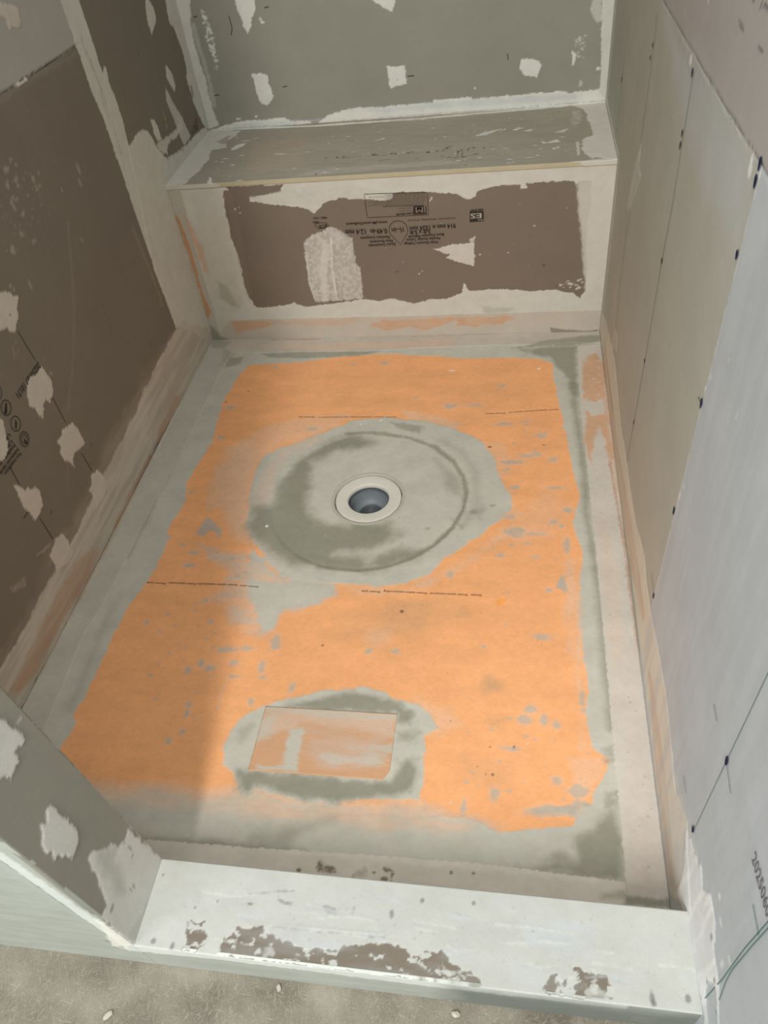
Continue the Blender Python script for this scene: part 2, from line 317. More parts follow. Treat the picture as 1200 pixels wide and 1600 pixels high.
 ('K',[(765.4,-809.2,6,4),(613.8,-827.8,5,3),(575.9,-684.6,3,2),(868.1,-755,9,7),(911.6,-732.9,7,5),(848.1,-657.4,5,3)],'damp',{'s':6,'a':0.6}),
 ('L',[(1113.3,-258.2),(1115.1,-371.3),(1122.2,-525.6),(1125.6,-664.1),(1121.1,-748.9),(1129.4,-847),(1133.2,-937.7),(1134.4,-1037.9),(1134.7,-1158.7),(1138,-1240.7),(1138.5,-1291.9)],'damp',{'s':26,'n':6,'ns':40,'a':0.85,'w':13}),
 ('P',[(969.9,-89.1),(1057.7,-72.2),(1131.6,-78.1),(1130.3,-183.3),(1122.5,-316),(1108.2,-301.6),(1102.6,-228.3),(1069.6,-172.5),(1056.4,-134.2)],'damp',{'s':21,'n':9,'ns':25,'a':0.85}),
 ('P',[(187.8,-84.2),(308.2,-74.1),(489.6,-80),(568,-79.2),(493.3,-104),(336.5,-112.9),(212.8,-102.3)],'damp',{'s':16,'n':5,'ns':22,'a':0.7}),
 ('P',[(85.9,-105.5),(130,-99.8),(129,-134.2),(84.1,-156.7)],'damp',{'s':14,'n':5,'ns':20,'a':0.7}),
 ('P',[(1140.9,-1409.1),(1136.1,-1548),(946.1,-1555.3),(1015.7,-1529.3),(1035.8,-1517.6),(1070.1,-1524.3),(1071.8,-1489.2),(1114.8,-1443.7)],'damp',{'s':26,'n':14,'ns':35,'a':0.9}),
 ('P',[(1117.3,-1330.3),(1141.6,-1322.4),(1139.2,-1352.4),(1120.6,-1359.6)],'damp',{'s':13,'n':8,'ns':18,'a':0.6,'mt':0.5,'ms':(14, 8)}),
 ('P',[(1117,-1411),(1138.2,-1403.7),(1130.9,-1431.7),(1115.4,-1435.1)],'damp',{'s':13,'n':8,'ns':18,'a':0.6,'mt':0.5,'ms':(14, 8)}),
 ('P',[(332,-1549.1),(430.6,-1547.9),(565.9,-1546.5),(632.5,-1548.9),(568.7,-1557.8),(434,-1558.3),(338.6,-1557.2)],'damp',{'s':22,'n':6,'ns':40,'a':0.9}),
 ('P',[(529.9,-1537),(611.8,-1502.9),(665.7,-1492.8),(626.1,-1517.9),(599.2,-1546.7)],'damp',{'s':38,'n':14,'ns':45,'a':0.55}),
 ('L',[(69.1,-569.7),(71.8,-645.2),(67.4,-717.1),(70,-785.3),(69.1,-922.2)],'damp',{'s':19,'n':6,'ns':40,'a':0.6,'w':9}),
 ('P',[(84.3,-1311.4),(98.6,-1281.3),(81.8,-1089.8),(98,-1035.6),(94.5,-1173.3),(104.1,-1324.3)],'damp',{'s':32,'n':10,'ns':40,'a':0.4}),
 ('K',[(582.2,-143.3,13,6),(485.1,-150.5,9,4),(159.6,-350.9,14,7),(170,-484.4,10,6),(418.3,-449.2,16,7),(245.6,-154.1,6,6),(688.6,-312.9,7,4),(785.1,-351.4,20,10),(848.9,-349.3,18,6),(923.9,-263.6,10,5),(988.1,-418.8,8,4),(932.3,-429.2,20,6),(1013,-550.5,13,7),(1054.4,-569.3,10,8),(1024.9,-476.1,14,7),(953.9,-579.7,24,9),(988.1,-555.5,15,6),(959.6,-671.3,11,6),(1056.4,-669.6,20,4),(1081.6,-743.7,9,10),(1049.1,-783.2,8,7),(1065.7,-794.7,5,6),(1076.1,-852.6,6,22),(961.1,-817.5,20,16),(1006.3,-820.1,22,4),(934.3,-887.5,9,6),(1007.1,-888.6,9,4),(827.6,-944.7,6,9),(1033.8,-979.9,7,5),(949,-767.5,12,7),(481.1,-1143.7,9,17),(466.9,-1201.7,6,11),(474.1,-1225.1,7,4),(539.1,-1245.7,6,11),(731.8,-1148.3,8,6),(677.7,-1151.4,7,7),(327.1,-1098.1,5,5),(299.3,-1040.8,6,5),(287.8,-1046.6,5,3),(184.4,-1107,5,5),(223,-1128.5,4,3),(382.2,-1165.1,18,6),(423.5,-1159.6,14,5),(337.6,-1200.3,7,8),(359.7,-1209.7,10,8),(405.7,-1194.7,10,6),(314.5,-1218.5,6,7),(416.2,-1227.2,10,4),(344.8,-1314.8,5,7),(342,-1294.1,6,4),(463.8,-1281.7,6,7),(348.2,-1352.5,5,6),(326.7,-1372.5,6,6),(226.8,-902.7,10,6),(227,-942,12,6),(189.9,-877.7,7,4),(154.3,-703.8,6,5),(1020.2,-1098.6,16,6),(995.9,-1260.8,10,8),(1019.7,-1281.3,6,10),(1042.2,-1288.7,7,8),(985.6,-1283.7,10,8),(963.4,-1341.8,14,4),(935.5,-1425.9,7,10),(884.1,-1454.5,5,12),(1075.6,-1408.8,16,10),(1039.2,-1394.9,8,6),(1040.9,-1444.6,26,6),(1006.5,-1452.9,20,5),(904.6,-1127.9,5,3)],'ts2',{'s':6,'n':5,'ns':9,'a':0.75,'an':1,'halo':'pink'}),
 ('P',[(1062.5,-935.3),(1069.7,-957.7),(1072.6,-983.3),(1050.8,-975.7),(1054,-954.9)],'ts2',{'s':5,'n':4,'ns':10,'a':0.95}),
 ('P',[(1091.9,-1189.5),(1094.9,-1263.2),(1085.7,-1267.7),(1084,-1231)],'ts2',{'s':6,'n':6,'ns':14,'a':0.7}),
 ('P',[(1053.6,-1436),(1074.8,-1425.5),(1095.1,-1432.5),(1074.2,-1438.6),(1068.4,-1453),(1039.8,-1447.9)],'ts2',{'s':8,'n':8,'ns':14,'a':0.9}),
 ('P',[(985.7,-1446),(1027.6,-1438.1),(1074.2,-1438.6),(1058.1,-1453.9),(1016.9,-1456.3)],'ts2',{'s':6,'n':8,'ns':14,'a':0.8}),
 ('R',[(871.3,-476.1),(1083.1,-398),(1084,-1102.8),(935.5,-1110.9),(956.1,-752.9)],'ts2',{'a':0.6,'an':1,'n':40,'r':(1.5, 5),'sd':11}),
 ('R',[(108.3,-940.6),(405.6,-890.6),(514.2,-1282.5),(349.2,-1374.8),(168.2,-1247.1)],'ts2',{'a':0.6,'an':1,'n':60,'r':(1.2, 4),'sd':12}),
 ('R',[(818.4,-1234.7),(1102,-1216.4),(1090.4,-1424.2),(857.5,-1443.5)],'ts2',{'a':0.5,'an':1,'n':40,'r':(1.2, 4),'sd':13}),
 ('R',[(182.2,-142.4),(1055.7,-165.8),(1083.1,-398),(246.5,-392.5)],'pink',{'a':0.6,'an':1,'n':30,'r':(1.2, 4),'sd':14}),
 ('K',[(733.4,-1049.4,4,4),(193.1,-275.4,3,2),(139.3,-326.7,5,2),(581.1,-1142.9,3,2),(1032.3,-513.7,4,2),(897.3,-521.7,6,4),(966.7,-1337.9,2,3),(925.2,-1340.9,2,2),(931.3,-1391.9,3,3)],'dark',{'s':2,'a':0.7}),
 ('R',[(79.2,-139.6),(1073.3,-166.3),(1093.6,-1367.6),(858.3,-1454.5),(329.5,-1427.1)],'dark',{'a':0.5,'n':70,'r':(0.7, 1.6),'sd':15}),
 ('R',[(79.2,-139.6),(1073.3,-166.3),(1093.6,-1367.6),(858.3,-1454.5),(329.5,-1427.1)],'mudw',{'a':0.7,'n':60,'r':(0.8, 1.8),'sd':16}),
 ('K',[(382,-813.8,3.5,3.5),(779.2,-187,8,3),(1023.6,-183.7,4,4),(603.3,-414.2,2.5,2.5),(551.3,-430.4,3,2)],'white',{'s':2,'a':1}),
 ('R',[(396.9,-1225.4),(406,-1229.3),(404,-1303.8),(396.3,-1304.4)],'mudw',{'a':0.7,'n':16,'r':(0.9, 1.6),'sd':17}),
 ('R',[(341,-1258.4),(349,-1262.2),(343.9,-1279.8),(338.7,-1280.1)],'mudw',{'a':0.6,'n':6,'r':(0.9, 1.6),'sd':18}),
 ('P',[(438.2,-1377.2),(441.7,-1345.8),(461,-1309.5),(492.8,-1284),(564.6,-1262.4),(604.3,-1244.3),(630.1,-1246.9),(678.4,-1233.9),(721,-1243.8),(747.4,-1257.3),(780.7,-1260.6),(810.2,-1280.1),(828.2,-1310.3),(802.9,-1328.7),(809,-1357),(812.3,-1450.6),(762.7,-1451.3),(696.5,-1456.8),(661.2,-1467.6),(592.4,-1465.4),(515.8,-1452),(506.9,-1463.3),(484.5,-1454.6),(471.2,-1428.2),(447.5,-1409.2)],'ts',{'s':8,'n':7,'ns':20,'part':'thinset_coat_patch','h':0.5}),
 ('P',[(477.8,-1421.6),(500.5,-1416.2),(629.4,-1420.5),(755.5,-1419.9),(780.4,-1379.9),(799.7,-1390.4),(790.5,-1432),(758.9,-1447.1),(695.8,-1452.3),(660.2,-1462.1),(591.4,-1460.9),(515.7,-1447.3),(505.7,-1458.7),(487,-1450.8)],'damp',{'s':18,'n':8,'ns':22,'a':0.95}),
 ('P',[(534.3,-1286.7),(599.5,-1265.7),(665,-1244.6),(722.5,-1254.8),(754.6,-1266.4),(784.7,-1288.5),(776.9,-1304.8),(755.3,-1303.7),(748.5,-1287),(628.8,-1288.5)],'damp',{'s':19,'n':9,'ns':20,'a':0.9}),
 ('P',[(757.9,-1325.6),(796.5,-1322.8),(792.5,-1342.1),(759.4,-1338.2)],'damp',{'s':16,'n':7,'ns':18,'a':0.6}),
 ('P',[(453,-1341),(480.5,-1325.7),(481.1,-1352.1),(466.2,-1366.1)],'damp',{'s':19,'n':8,'ns':18,'a':0.4}),
 ('P',[(762.2,-1381.3),(801.3,-1372.3),(801,-1425.5),(767.7,-1428.1)],'damp',{'s':22,'n':12,'ns':18,'a':0.5,'mt':0.5,'ms':(15, 12)}),
 ('P',[(1133.6,-74.8),(1198.5,-67.2),(1199.8,-643.1),(1205.2,-899.6),(1203.2,-1326.2),(1213,-1555.6),(1210.5,-1574),(1138.8,-1570),(1138,-1340.7),(1137.7,-1114.8),(1135.2,-748.6),(1130.9,-476.1),(1130.2,-258.5)],'band',{'s':1.5,'n':1,'ns':40,'part':'sealing_band_right','h':1.3}),
 ('P',[(1140.7,-149.3),(1184.9,-112.4),(1204.2,-188.3),(1191.9,-339.2),(1195.8,-563.4),(1189.3,-589.1),(1180.6,-501),(1172.8,-432.7),(1151.3,-501),(1146.7,-603.3),(1135.5,-563.9),(1133.1,-463.4),(1142.6,-403.7),(1138.7,-355.1)],'orangeband',{'s':12,'n':8,'ns':25,'a':0.85}),
 ('P',[(1138.4,-330.2),(1167.5,-338.9),(1198,-322.6),(1189.7,-393.4),(1155.8,-398.5),(1139.5,-371.5)],'band',{'s':6,'n':8,'ns':16,'a':0.95}),
 ('R',[(1140.7,-149.3),(1199,-112.9),(1194.5,-372),(1136.3,-371.5)],'band',{'a':0.7,'an':1,'n':24,'r':(1.5, 4),'sd':21}),
 ('L',[(1194.1,-259.7),(1198,-572.8),(1200.8,-684.4)],'orangeband',{'s':12,'n':5,'ns':40,'a':0.55,'mt':0.4,'ms':(10, 60),'w':9}),
 ('L',[(1186.1,-572.9),(1196.9,-844.8),(1197.2,-986.1),(1202,-1182.6),(1203.4,-1323.8),(1201.6,-1550.2)],'rust',{'s':5,'n':2.5,'ns':30,'a':0.6,'w':5}),
 ('P',[(1142.3,-748.4),(1176.7,-845.5),(1175,-1097.8),(1145.9,-1240.2)],'pinkgrey',{'s':30,'n':15,'ns':40,'a':0.35}),
 ('P',[(1159.3,-1098.7),(1203.5,-1111.1),(1196.3,-1555.4),(1149.1,-1559.8)],'bandpink',{'s':20,'n':12,'ns':60,'a':0.5,'mt':0.4,'ms':(10, 10)}),
 ('R',[(1148.3,-525.5),(1198.2,-662.9),(1196.3,-1555.4),(1144.4,-1560.3)],'dark',{'a':0.4,'n':30,'r':(0.9, 2),'sd':22}),
 ('P',[(337.8,-1555.1),(432.3,-1553.2),(544.9,-1551.6),(760.6,-1544.5),(925.7,-1542.5),(1136.8,-1549.8),(1138.4,-1574.6),(1212.3,-1574.7),(1212.7,-1598.6),(313.6,-1687.6)],'band2',{'s':1.5,'n':1,'ns':40,'part':'sealing_band_front','h':1.2}),
 ('P',[(1137,-1569.3),(1166.7,-1571),(1209.2,-1570.5),(1207.5,-1583.3),(1132.9,-1584.2)],'damp',{'s':10,'n':4,'ns':15,'a':0.9}),
 ('P',[(1101.1,-1571.8),(1134.8,-1563.1),(1136.6,-1573.9),(1100.7,-1577.4)],'damp',{'s':13,'n':4,'ns':15,'a':0.6}),
 ('P',[(656.8,-1562.1),(666.2,-1566.3),(682.2,-1571.9),(689.8,-1579.1),(652.7,-1579.6)],'dirt',{'s':5,'n':4,'ns':8,'a':0.85,'mt':0.5,'ms':(5, 5)}),
 ('P',[(711.4,-1582),(731.8,-1565.3),(739.2,-1579.4)],'dirt',{'s':6,'n':5,'ns':8,'a':0.4,'mt':0.6,'ms':(5, 5)}),
 ('L',[(765.4,-1565.2),(778.2,-1567.9),(776.8,-1581.8)],'dirt',{'s':4,'n':3,'ns':6,'a':0.8,'w':4}),
 ('K',[(765.3,-1580.9,6,4),(625,-1580.1,4,3),(747.6,-1572.7,3,2),(870.9,-1561.3,3,3),(906.2,-1559,3,2)],'dirt',{'s':2,'a':0.8}),
 ('P',[(255.1,-1550.3),(432.3,-1553.2),(432.2,-1587.8),(333,-1596.9)],'damp',{'s':48,'n':10,'ns':40,'a':0.3}),
 ('P',[(85.3,-73.9),(79.9,-163.3),(79,-229),(76.4,-564.4),(68.3,-789.7),(65.2,-1042.5),(54.4,-1159.1),(68.2,-1350.6),(67.8,-1496.9),(-32,-1505),(-3.7,-1331.6),(-0.4,-1150.5),(0.6,-841.7),(-12,-522.7),(-0.7,9)],'band3',{'s':1.5,'n':1.5,'ns':40,'part':'sealing_band_left','h':1.2}),
 ('L',[(-5.7,-503.7),(-4.2,-544),(4,-841.6),(-0.4,-1150.5),(-1.3,-1317.1)],'rust',{'s':8,'n':4,'ns':30,'a':0.55,'mt':0.5,'ms':(8, 40),'w':8}),
 ('L',[(-1.8,-361.2),(0.2,-530.7),(-8.7,-551.9)],'white',{'s':6,'n':5,'ns':14,'a':0.25,'w':10}),
 ('P',[(53.6,-51.5),(100,-81.4),(70.8,-146.2)],'damp',{'s':16,'n':4,'ns':14,'a':0.4}),
 ('P',[(-0.7,9),(85.3,-73.9),(186.1,-77.1),(309,-77.6),(568,-79.2),(663.9,-68.7),(816.5,-63.8),(947.5,-61.6),(1130.7,-58.1),(1202.5,-60.7),(1204.3,21)],'band4',{'s':1.5,'n':1.5,'ns':40,'part':'sealing_band_back','h':1.3}),
 ('P',[(947.8,-81.7),(1040,-44.7),(1141.4,-24.8),(1199.7,-20.3),(1197.5,-53.9),(1139.3,-68.4),(1057.8,-68.9)],'damp',{'s':13,'n':5,'ns':16,'a':0.75}),
 ('P',[(-1.6,-9.5),(28.9,-3.3),(67.9,-12.1),(53.6,-51.5),(10.7,-50)],'damp',{'s':11,'n':3,'ns':14,'a':0.5}),
 ('L',[(200.7,-9.7),(273.6,-8.8),(356.2,-8.4)],'rust',{'s':5,'n':2,'ns':20,'a':0.75,'w':4}),
 ('L',[(438.4,-11.5),(755.4,-6),(1003.3,5)],'rust',{'s':4,'n':2,'ns':30,'a':0.45,'w':3}),
 ('P',[(112.6,-35.5),(562.1,-33.9),(795.2,-25.1),(759.6,-65.2),(368.6,-72.6)],'pinkgrey',{'s':12,'n':6,'ns':30,'a':0.6})],
'bfront': [
 ('P',[(161.1,469.4),(177.9,470.2),(171.1,479.3),(335.3,477.2),(320.4,457.4),(232.4,446.3),(229.9,435.8),(300.4,423.3),(358.8,415),(391.2,404.4),(403.7,393.1),(422.6,408.2),(439.2,421.5),(481.7,431.5),(539,425),(598,420.2),(620.6,420.7),(628.4,428.9),(626,439.3),(674,438.4),(713.1,436.3),(797.1,426.8),(811.9,415.9),(825.1,408.4),(847.2,415.7),(854.2,432.1),(884.1,438.8),(908.8,442.5),(962.8,442.8),(966.3,431.1),(979.3,430.4),(979,443.5),(1038.6,445.2),(1097.8,443.5),(1101.6,435.2),(1110.7,441.2),(1142.5,439.4),(1144.2,380),(1139.5,337.5),(1141.5,269.9),(1148.7,200.7),(1150.3,136.4),(1137.9,112.8),(1115.6,127.6),(1088.6,134.6),(1058.2,139.7),(993.9,137.9),(932.4,146.1),(885.2,145.7),(822.8,143.9),(808.9,168.6),(802.4,140.5),(755.1,121.5),(704.3,121.1),(659.7,107.9),(624.2,117.4),(596.3,126.8),(551.6,121.9),(500,127.9),(434.3,119.4),(327,107.7),(296.1,123.9),(232.8,110.7),(172.1,112.6),(158.5,141.3),(153.3,177.8),(156.1,229.6),(157.4,273.9),(148.9,338.6),(153,376.1),(151.8,400.1)],'brown',{'s':2,'n':3.5,'ns':14,'part':'board_face','h':-0.8}),
 ('P',[(163.8,465.8),(185.6,464.6),(172.2,155.9),(154.3,124.1),(152.8,240)],'brownlt',{'s':8,'n':5,'ns':30,'a':0.3}),
 ('P',[(1112.6,415),(1134.8,397.2),(1144.9,311),(1131.7,311.6),(1116.2,364.5)],'smear',{'s':8,'n':8,'ns':14,'a':0.5,'mt':0.5,'ms':(8, 30)}),
 ('P',[(360.9,310),(387.5,333.3),(422.4,342.9),(437,353.3),(460,348.5),(501.1,316.9),(500.5,246),(512.8,225.8),(509.9,129.6),(435.2,125.8),(361.9,123.9),(351.7,177),(354.9,257.8)],'smear',{'s':4,'n':4,'ns':10,'part':'compound_patch','h':1.2,'mt':0.3,'ms':(7, 7)}),
 ('L',[(359.4,271.4),(356.2,191.3),(362.3,126)],'mudw',{'s':2,'n':1,'ns':10,'h':1.2,'a':0.9,'w':2.5}),
 ('L',[(441.1,321.5),(430,229),(428.7,134.5)],'mud',{'s':6,'n':2,'ns':10,'h':1.2,'a':0.9,'w':5}),
 ('L',[(444.5,296.7),(437.6,228.7),(434.6,134.3)],'brownlt',{'s':2,'n':1,'ns':10,'a':0.5,'w':1.5}),
 ('L',[(420.5,297.8),(400.1,210.1),(392.9,131.4)],'mud',{'s':14,'n':6,'ns':14,'a':0.6,'w':20}),
 ('P',[(232.4,446.3),(320.7,459.1),(337.8,472),(538.8,462.7),(629.1,435.7),(624.3,422.3),(539.5,428.4),(482.3,434.9),(436,423.4),(404.3,396.6),(371.7,416.1),(248.4,436.6)],'smear',{'s':5,'n':4,'ns':12,'a':0.65,'mt':0.5,'ms':(8, 4)}),
 ('P',[(726.9,275),(781,287.6),(816.3,287.9),(842.7,290.4),(839.3,220.7),(810.9,229.5),(784.3,238.3),(763.2,248.8),(772.6,257.9),(758.5,262.3)],'mudt',{'s':2,'n':3,'ns':10,'part':'compound_patch','h':1.2}),
 ('P',[(827.2,302.2),(843.1,306.9),(842.7,292.3),(830.5,292.8)],'mudt',{'s':2,'n':2,'ns':6,'a':0.8}),
 ('P',[(729.1,421.9),(734.4,425),(732,413.2),(723,406.8)],'mudt',{'s':2,'n':2,'ns':6,'a':0.8}),
 ('K',[(182.5,416.8,3,3),(194.5,405.3,3,2),(194.9,421.6,2,2),(933.3,256.7,3,1.5),(1002.1,330.1,4,2),(856,254.4,3,2),(682,203.3,3,2),(691.8,210.8,2,1.5),(1084.5,374.6,2,1),(639,240.4,2,1),(687.5,150.6,2,1)],'mudt',{'s':2,'a':0.8}),
 ('K',[(617.9,211.7,5,3),(1031.9,214.9,5,4),(1070,151.2,3,2)],'dark',{'s':3,'a':0.5}),
 ('R',[(1065.8,165.2),(1121.8,167),(1145,181.7),(1147.3,152.4),(1138.2,132.9),(1088.1,144.6)],'mudt',{'a':0.9,'an':1,'n':26,'r':(1, 3.5),'sd':31}),
 ('R',[(172.8,429.9),(1138,397),(1141,142.7),(177.2,134.2)],'dark',{'a':0.5,'n':60,'r':(0.5, 1.2),'sd':32}),
 ('R',[(172.8,429.9),(1138,397),(1141,142.7),(177.2,134.2)],'mudt',{'a':0.6,'n':30,'r':(0.5, 1.2),'sd':33}),
 ('P',[(72.7,201.8),(93.9,190.5),(121.1,114.2),(91.5,119.6),(68.3,148.7)],'damp',{'s':14,'n':5,'ns':18,'a':0.75}),
 ('P',[(856.9,95.2),(890.3,90),(945.8,84.1),(927.4,72),(865.9,69.6)],'damp',{'s':13,'n':5,'ns':18,'a':0.35}),
 ('P',[(72.4,470.7),(156.6,473.1),(134,124.8),(35,26),(16,72.6)],'tsl',{'s':16,'n':8,'ns':30,'a':0.45}),
 ('P',[(1102.3,448.1),(1201.3,477.3),(1203.3,-4.2),(1140.4,29.7),(1151.3,122.4)],'mudt',{'s':10,'n':5,'ns':20,'a':0.85}),
 ('P',[(339.9,482.1),(1201.3,477.3),(1196.3,450.8),(851.1,445.6),(336,463.5)],'mudt',{'s':6,'n':3,'ns':20,'a':0.7}),
 ('P',[(74.6,70.9),(162.7,72.9),(366.8,71.4),(588.6,69.3),(758.3,70.7),(945.9,71.4),(1092.3,71.2),(1203.5,71.9),(1210.8,-6.6),(-7.6,-10.8),(35,26)],'band4',{'s':1.5,'n':1,'ns':40,'part':'sealing_band_bench','h':0.7}),
 ('P',[(81.1,63.9),(161.1,66.2),(220.9,55.5),(153.7,34.5),(86.7,20)],'orangeband',{'s':10,'n':7,'ns':20,'a':0.75}),
 ('P',[(222.3,62.2),(485.6,63.6),(442.7,42.6),(260.5,47.6)],'orangeband',{'s':10,'n':7,'ns':25,'a':0.35}),
 ('P',[(527.1,46.9),(563.8,56.9),(642,56.8),(757.8,60),(946.1,58.7),(955.5,49.9),(918.2,35.9),(893.7,27.9),(871.1,35.1),(832.9,25.2),(785.3,30.9),(780.1,46.3),(737.5,38.8),(687.6,15.8),(640,32.7),(569.9,21.2),(531.2,31.2)],'orangeband',{'s':6,'n':6,'ns':16,'a':0.85,'mt':0.35,'ms':(20, 4)}),
 ('P',[(1058.5,16.9),(1142.1,6),(1195,6.8),(1192.5,-6.1),(1059.4,-0.5)],'dampdk',{'s':4,'n':2.5,'ns':14,'a':0.7}),
 ('P',[(4,479.6),(40.9,477.6),(34.4,224),(35,26),(61.2,-12.4),(-2.4,-15.7)],'bandg',{'s':2,'n':2,'ns':30,'part':'sealing_band_corner','h':1.1}),
 ('P',[(2.7,411.2),(14,392.1),(18.7,344.5),(20.5,285.6),(16.3,203.8),(16.2,161.2),(24.2,101.7),(7.4,79.7),(6,161.6),(7.5,255.9),(6,335.4)],'orangeband2',{'s':4,'n':3,'ns':18,'a':0.9}),
 ('P',[(27.3,410),(45.4,381.2),(53.9,298.1),(54.4,223.3),(37.4,234.2),(35.1,314.6)],'orangeband',{'s':12,'n':6,'ns':25,'a':0.6}),
 ('P',[(6.6,54.6),(18.8,45),(31.8,14.4),(63.7,-2.9),(60.6,-14.8),(12.7,-16),(-8.9,-15.5)],'damp',{'s':10,'n':3,'ns':14,'a':0.85}),
 ('L',[(4.1,474.3),(2.9,306.2),(3.6,117.9),(9.6,49.9)],'dampdk',{'s':4,'n':1.5,'ns':20,'a':0.3,'w':2})],
'btop': [
 ('P',[(-3,424.6),(25.3,436),(108.8,392.8),(104,350.7),(94.1,320.8),(89.1,295.8),(102.6,263),(84.1,251),(62,244.7),(66.3,204.6),(73.5,174.6),(70.9,132.6),(71.4,82.2),(59,44),(58.6,5.1),(7.2,-13.6),(-25.2,3.5)],'mudt',{'s':3,'n':6,'ns':12,'part':'joint_compound','h':1}),
 ('P',[(56,311.9),(73.2,350.9),(91.6,358.2),(92.2,285)],'greytop',{'s':6,'n':8,'ns':10,'a':0.7}),
 ('L',[(-1.2,418.7),(28.3,418.8),(342.9,392.4),(655.7,391.1),(936,404.5),(1200,419)],'mudl',{'s':3,'n':4,'ns':30,'h':1,'part':'joint_compound','w':13}),
 ('P',[(1200.8,429.8),(1171.3,414.3),(1112,405.4),(1137.4,378.5),(1143.3,324.9),(1143.1,289.4),(1149.3,248.5),(1151.5,171.9),(1136,160.8),(1122.1,145),(1118.7,109.6),(1118.5,74.4),(1127.8,38.7),(1138.8,11.8),(1150.1,18.3),(1197.8,-5.6),(1214.3,-8.2)],'mudt',{'s':3,'n':5,'ns':12,'part':'joint_compound','h':1}),
 ('P',[(1104.7,358.8),(1124.6,370.5),(1130.8,317.2),(1109.6,231.8),(1098.8,258.2)],'mudt',{'s':7,'n':9,'ns':10,'a':0.5,'mt':0.6,'ms':(8, 8)}),
 ('P',[(1105,129.8),(1113.3,132.9),(1110.6,41.5),(1104.1,38.3)],'mudt',{'s':3,'n':2,'ns':8,'a':0.9}),
 ('P',[(1083.6,-0.2),(1115,3.2),(1154.2,9.4),(1202.1,10.1),(1201.2,-38.4),(1151.6,-30.9),(1113.3,-29.2)],'mudt',{'s':2,'n':2,'ns':10,'a':0.9}),
 ('P',[(836.9,224),(858.9,244.3),(902.6,260.8),(914.9,263.5),(888.9,243.7),(868.5,223.1),(842.4,218.1)],'mudl',{'s':2,'n':2,'ns':8,'a':0.9}),
 ('P',[(903.2,236.2),(923.5,271.8),(920.3,257.5)],'mudl',{'s':2,'n':2.5,'ns':8,'a':0.95}),
 ('P',[(937.9,249.3),(955.3,265.8),(969.3,258.2),(946.7,242.8)],'mudl',{'s':2,'n':2.5,'ns':8,'a':0.95}),
 ('P',[(967.6,238.9),(995.4,248.4),(993.5,234.1),(983.2,226.3)],'mudl',{'s':2,'n':2.5,'ns':8,'a':0.95}),
 ('P',[(1051.2,209),(1084.2,231.7),(1087.4,226.3),(1076.4,204.4)],'mudl',{'s':2,'n':2.5,'ns':8,'a':0.95}),
 ('P',[(1014.8,154.6),(1031.2,138.1),(1056.7,161.1),(1069.2,136),(1039.5,136.7),(1019.6,135.5)],'mudl',{'s':2,'n':2.5,'ns':8,'a':0.95}),
 ('P',[(552.4,235.5),(577.4,255.8),(583.7,249.7),(561.1,238.9)],'mudl',{'s':2,'n':2.5,'ns':8,'a':0.95}),
 ('P',[(122.3,249.6),(130.1,278.5),(154.4,284.6),(153.9,264.4),(140.3,241.6),(126.7,234)],'mudl',{'s':2,'n':2.5,'ns':8,'a':0.95}),
 ('P',[(266.2,182.1),(289.5,187.8),(310.3,179.7),(293,173)],'mudl',{'s':2,'n':2.5,'ns':8,'a':0.95}),
 ('P',[(124.6,-16.5),(116.4,40.4),(126.9,30.2),(141.8,-18.8)],'mudl',{'s':2,'n':2.5,'ns':8,'a':0.95}),
 ('K',[(150.8,305.7,12,3),(170.7,187.9,8,3),(125.1,171.2,10,3),(122.1,148.1,5,4),(161.1,118.9,8,4),(280.8,184.5,10,3),(214.9,5.1,10,3),(420.4,293.9,3,2),(465.8,285.7,7,3),(365.6,185,6,2.5),(353.7,67.6,6,3),(477.9,44.8,8,3),(447.5,27.7,5,4),(559.7,304.3,3,2),(675.7,381.8,8,3),(714.3,306.2,7,3),(502.8,162.5,6,2),(753.1,229.3,5,3),(801.5,51.9,6,3),(934,39.8,6,3),(944,21.3,4,2),(932.8,14.7,4,2),(985.9,44.4,8,2.5),(1005.4,54.1,6,2.5),(1048.3,94.9,6,6),(1058.3,102,4,5),(1070.4,172.6,8,3),(999.5,125.4,5,2.5),(857.6,64.7,6,3),(922.8,115.9,6,2),(889.2,117,5,2),(791.6,101.7,4,2),(646.5,134.3,5,2)],'mudl',{'s':3,'n':2,'ns':5,'a':0.9,'an':1}),
 ('R',[(92.1,342.2),(641.5,346),(1097.7,360.3),(1101.5,51.4),(641.4,29.1),(107,28.6)],'mudt',{'a':0.6,'an':1,'n':170,'r':(1, 3.5),'sd':41}),
 ('P',[(395.6,39.6),(463.6,55.6),(774,60.5),(809.2,33.6),(539.8,18.6),(383.7,11.3)],'mudt',{'s':12,'n':8,'ns':20,'a':0.35,'mt':0.5,'ms':(40, 4)}),
 ('P',[(191.2,273.2),(342.4,297.6),(369.5,78.5),(209.8,57.8)],'pinkboard',{'s':40,'n':10,'ns':50,'a':0.5}),
 ('P',[(112.5,71.8),(632.6,428.5),(1116.3,382.9),(1099.6,9.7),(139.9,-18.5)],'greylt',{'s':10,'a':0.3,'mt':1,'ms':(60, 9)}),
 ('K',[(430.5,127.8,4,3),(463.3,127.2,4,5),(481.1,128.9,4,4),(565.5,129.1,6,5),(574.6,127.7,4,4),(615.2,130.3,5,5),(626,128.5,4,5),(661.4,127.3,5,5),(671.6,130.2,5,3),(715.9,123,6,6),(739.8,128.1,4,5),(766.5,142,4,4),(772.6,154.8,6,2),(799.4,113.8,2,6),(805.5,126.4,2,6),(837.6,134.7,4,4),(865,130,3,4)],'ink',{'s':2,'n':2,'ns':4,'a':0.75}),
 ('L',[(476.1,116),(502.3,121),(531.4,130.1)],'ink',{'s':2,'n':1.5,'ns':8,'a':0.7,'w':2.2}),
